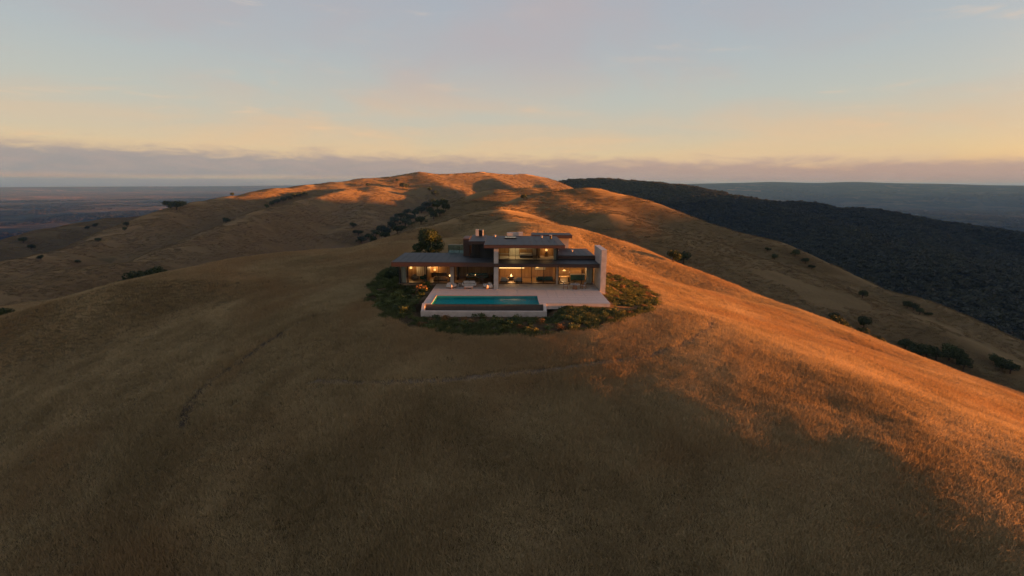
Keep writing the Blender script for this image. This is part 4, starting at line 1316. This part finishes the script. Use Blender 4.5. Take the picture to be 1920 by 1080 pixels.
def lamp_light(asm, z, power, col=(1.0, 0.55, 0.22), size=0.12, x=0, y=0, name='bulb'):
    ld = bpy.data.lights.new(name, 'POINT')
    ld.energy = power * 0.30
    ld.color = col
    ld.shadow_soft_size = size
    o = bpy.data.objects.new(name, ld)
    COL.objects.link(o)
    o.parent = asm.e
    o.location = (x, y, z)
    return o


def table_lamp(loc, label, power, hot=False):
    a = Asm('table_lamp', loc, label, 'lamp')
    disc(a, 'base', 0, 0, 0.0, 0.03, 0.10, 0.10, M_FRAME, n=12)
    disc(a, 'stem', 0, 0, 0.03, 0.30, 0.02, 0.02, M_FRAME, n=8)
    disc(a, 'shade', 0, 0, 0.30, 0.55, 0.19, 0.14, M_GLOW_HOT if hot else M_GLOW, n=16)
    lamp_light(a, 0.85, power)
    return a


def cabinet(loc, w_, d_, h_, label, mat=M_DARKWOOD, doors=3):
    a = Asm('sideboard', loc, label, 'cabinet')
    a.boxes('carcass', [(-w_ / 2, w_ / 2, -d_ / 2, d_ / 2, 0.0, h_ - 0.04)], mat)
    a.boxes('top', [(-w_ / 2 - 0.02, w_ / 2 + 0.02, -d_ / 2 - 0.02, d_ / 2, h_ - 0.038, h_)], M_WALNUT)
    for i in range(doors):
        x0 = -w_ / 2 + i * w_ / doors
        a.boxes('door', [(x0 + 0.02, x0 + w_ / doors - 0.02, -d_ / 2 - 0.02, -d_ / 2 - 0.001, 0.06, h_ - 0.07)], mat)
    return a


# left corner room
lounge_seat('armchair', (-14.4, 79.4, FL), math.radians(30), 'dim armchair inside the left corner room', 'armchair', 0.95, mat=M_GREYFAB)
lounge_seat('armchair', (-13.0, 79.2, FL), math.radians(-30), 'dim armchair inside the corner room beside the wood partition', 'armchair', 0.95, mat=M_TEAL)
f = Asm('floor_lamp', (-15.3, 80.8, FL), 'slim floor lamp in the left corner room behind the curtain', 'lamp')
disc(f, 'base', 0, 0, 0, 0.03, 0.16, 0.16, M_FRAME)
disc(f, 'stem', 0, 0, 0.03, 1.5, 0.02, 0.02, M_FRAME, n=8)
disc(f, 'shade', 0, 0, 1.5, 1.8, 0.2, 0.16, M_GLOW)
lamp_light(f, 2.0, 34)
# second bay: warm room with a low bed-like divan and two lamps
cabinet((-10.9, 81.6, FL), 2.4, 0.5, 0.8, 'dark sideboard against the back wall of the amber lit second room')
table_lamp((-11.6, 81.5, FL + 0.801), 'amber table lamp on the sideboard in the second room', 26)
a = Asm('round_side_table', (-8.75, 77.8, FL), 'small round table carrying a bright lamp beside the pier', 'table')
disc(a, 'tabletop', 0, 0, 0.70, 0.74, 0.3, 0.3, M_DARKWOOD)
disc(a, 'leg', 0, 0, 0.0, 0.699, 0.05, 0.05, M_DARKWOOD)
a = Asm('globe_lamp', (-8.75, 77.8, FL + 0.741), 'bright white-hot globe lamp on the small table beside the pier', 'lamp')
disc(a, 'base', 0, 0, 0, 0.05, 0.07, 0.07, M_FRAME, n=10)
gm = bpy.data.meshes.new('globe')
bm = bmesh.new()
bmesh.ops.create_uvsphere(bm, u_segments=14, v_segments=10, radius=0.15)
for v in bm.verts:
    v.co.z += 0.2
bm.to_mesh(gm)
bm.free()
add_obj('globe', gm, M_GLOW_HOT, a.e)
lamp_light(a, 0.6, 14)
lounge_seat('daybed', (-10.3, 78.4, FL), math.radians(180), 'low brown daybed in the amber lit second room', 'daybed', 2.1, 2, mat=M_WALNUT, base=M_DARKWOOD)
# third bay: dim lounge with candles on a long table
a = Asm('low_table', (-5.0, 78.6, FL), 'long dark table with candles in the dim room behind the sofa', 'table')
a.boxes('tabletop', [(-1.4, 1.4, -0.35, 0.35, 0.66, 0.72)], M_DARKWOOD)
for sx in (-1, 1):
    a.boxes('leg', [(sx * 1.3 - 0.04, sx * 1.3 + 0.04, -0.3, 0.3, 0.0, 0.659)], M_DARKWOOD)
for i, (x, lab) in enumerate([(-6.1, 'small lit candle at the left end of the long dark table'), (-4.9, 'small lit candle in the middle of the long dark table')]):
    a = Asm('candle', (x, 78.6, FL + 0.721), lab, 'candle')
    disc(a, 'jar', 0, 0, 0, 0.16, 0.06, 0.06, M_CUSHION, n=10)
    disc(a, 'flame', 0, 0, 0.161, 0.29, 0.045, 0.02, M_GLOW_HOT, n=8)
    lamp_light(a, 0.4, 2.5)
lounge_seat('sofa', (-4.6, 80.6, FL), 0, 'long teal sofa at the back of the dim room', 'sofa', 3.4, 3, mat=M_TEAL, base=M_DARKWOOD)
# middle bay: linear chandelier over two pale armchairs and a fire
ch = Asm('linear_chandelier', (0.75, 76.95, 2.30), 'long glowing bar chandelier in the middle room right of the stone pier', 'chandelier')
ch.boxes('bar', [(-1.9, 1.9, -0.05, 0.05, 0.0, 0.07)], M_GLOW_HOT)
ch.boxes('channel', [(-1.95, 1.95, -0.07, 0.07, 0.072, 0.13)], M_FRAME)
for s in (-1.5, 1.5):
    ch.boxes('rod', [(s - 0.012, s + 0.012, -0.012, 0.012, 0.131, 0.89)], M_FRAME)
for x, rz, lab in ((-0.35, 165, 'pale armchair left of the fire table in the middle room'), (1.75, 195, 'pale armchair right of the fire table in the middle room')):
    lounge_seat('armchair', (x, 77.7, FL), math.radians(rz), lab, 'armchair', 1.15, mat=M_CUSHION, base=M_DARKWOOD)
a = Asm('fire_table', (0.7, 79.2, FL), 'round table with a bright flame between the pale armchairs', 'table')
disc(a, 'drum', 0, 0, 0, 0.62, 0.45, 0.5, M_DARKWOOD)
disc(a, 'flame', 0, 0, 0.621, 0.98, 0.16, 0.03, M_GLOW_HOT, n=10)
lamp_light(a, 1.25, 75, (1.0, 0.50, 0.19), size=0.15)
lounge_seat('sofa', (5.9, 78.6, FL), math.radians(180), 'deep teal sofa in the right half of the middle room', 'sofa', 2.6, 2, mat=M_TEAL, base=M_DARKWOOD)
a = Asm('picture', (5.4, 82.06, 1.6), 'wide pale landscape picture on the back wall above the teal sofa', 'picture')
a.boxes('frame', [(-0.9, 0.9, -0.03, 0.03, -0.45, 0.45)], M_FRAME)
a.boxes('canvas', [(-0.85, 0.85, -0.045, -0.032, -0.40, 0.40)], M_CURTAIN)
pl = Asm('pendant_lamp', (4.8, 79.6, 1.95), 'small hanging lamp over the teal sofa', 'lamp')
disc(pl, 'shade', 0, 0, 0.0, 0.22, 0.22, 0.08, M_GLOW)
disc(pl, 'cord', 0, 0, 0.221, 1.24, 0.01, 0.01, M_FRAME, n=6)
lamp_light(pl, -0.3, 26)
# right bay: kitchen and dining
ki = Asm('kitchen_island', (11.2, 79.6, FL), 'dark kitchen island with a pale top in the right room', 'counter')
ki.boxes('body', [(-1.1, 1.1, -0.4, 0.4, 0.0, 0.86)], M_TEAL)
ki.boxes('worktop', [(-1.2, 1.2, -0.48, 0.48, 0.861, 0.92)], M_CUSHION)
cabinet((10.5, 84.2, FL), 4.0, 0.6, 0.95, 'long kitchen counter along the back wall of the right room', M_WALNUT, 5)
hd = Asm('range_hood', (10.4, 84.25, 1.9), 'black range hood on the back wall of the right room', 'hood')
hd.boxes('canopy', [(-0.8, 0.8, -0.3, 0.3, 0.0, 0.25)], M_FRAME)
hd.boxes('chimney', [(-0.35, 0.35, -0.18, 0.3, 0.251, 1.2)], M_FRAME)
for x, lab in ((9.3, 'amber hanging lamp left of the black range hood'), (11.9, 'amber hanging lamp right of the black range hood')):
    pl = Asm('pendant_lamp', (x, 82.6, 2.0), lab, 'lamp')
    disc(pl, 'shade', 0, 0, 0.0, 0.55, 0.2, 0.2, M_GLOW, n=14)
    disc(pl, 'cord', 0, 0, 0.551, 1.09, 0.012, 0.012, M_FRAME, n=6)
    lamp_light(pl, -0.3, 30)
dn = Asm('dining_table', (8.9, 78.2, FL), 'oval wooden dining table inside the right room', 'table')
dn.boxes('tabletop', [(-0.9, 0.9, -0.5, 0.5, 0.70, 0.76)], M_WALNUT, bevel=0.02)
for sx in (-1, 1):
    dn.boxes('leg', [(sx * 0.7 - 0.05, sx * 0.7 + 0.05, -0.3, 0.3, 0.0, 0.699)], M_DARKWOOD)
pl = Asm('pendant_lamp', (8.9, 78.2, 1.7), 'low hanging lamp over the indoor dining table', 'lamp')
disc(pl, 'shade', 0, 0, 0.0, 0.18, 0.28, 0.1, M_GLOW)
disc(pl, 'cord', 0, 0, 0.181, 1.39, 0.012, 0.012, M_FRAME, n=6)
lamp_light(pl, -0.25, 26)
# upstairs
UP = 3.705
bd = Asm('bed', (3.0, 79.2, UP), 'pale bed behind the upper storey glass', 'bed')
bd.boxes('frame', [(-1.0, 1.0, -1.1, 1.1, 0.0, 0.3)], M_DARKWOOD)
bd.boxes('mattress', [(-0.95, 0.95, -1.05, 1.0, 0.301, 0.55)], M_CUSHION, bevel=0.05)
bd.boxes('headboard', [(-1.05, 1.05, 1.02, 1.10, 0.301, 1.1)], M_WALNUT)
table_lamp((6.2, 79.8, UP + 0.601), 'warm lamp on the stand by the wood wall upstairs', 18)
ns = Asm('nightstand', (6.2, 79.8, UP), 'small wooden stand by the wood wall upstairs', 'table')
ns.boxes('body', [(-0.25, 0.25, -0.2, 0.2, 0.0, 0.56)], M_WALNUT)
ns.boxes('top', [(-0.27, 0.27, -0.22, 0.2, 0.561, 0.60)], M_DARKWOOD)
cl = Asm('ceiling_lamp', (1.2, 78.6, 5.70), 'flat round ceiling lamp in the upper storey', 'lamp')
disc(cl, 'shade', 0, 0, 0.0, 0.12, 0.35, 0.35, M_GLOW, n=18)
disc(cl, 'rose', 0, 0, 0.121, 0.25, 0.08, 0.08, M_FRAME, n=10)
lamp_light(cl, -0.25, 30, (1.0, 0.66, 0.30))
ds = Asm('desk', (-0.4, 77.4, UP), 'slim desk behind the left end of the upper glass', 'desk')
ds.boxes('tabletop', [(-0.8, 0.8, -0.3, 0.3, 0.70, 0.74)], M_CUSHION)
for sx in (-1, 1):
    ds.boxes('leg', [(sx * 0.72 - 0.03, sx * 0.72 + 0.03, -0.27, 0.27, 0.0, 0.699)], M_FRAME)
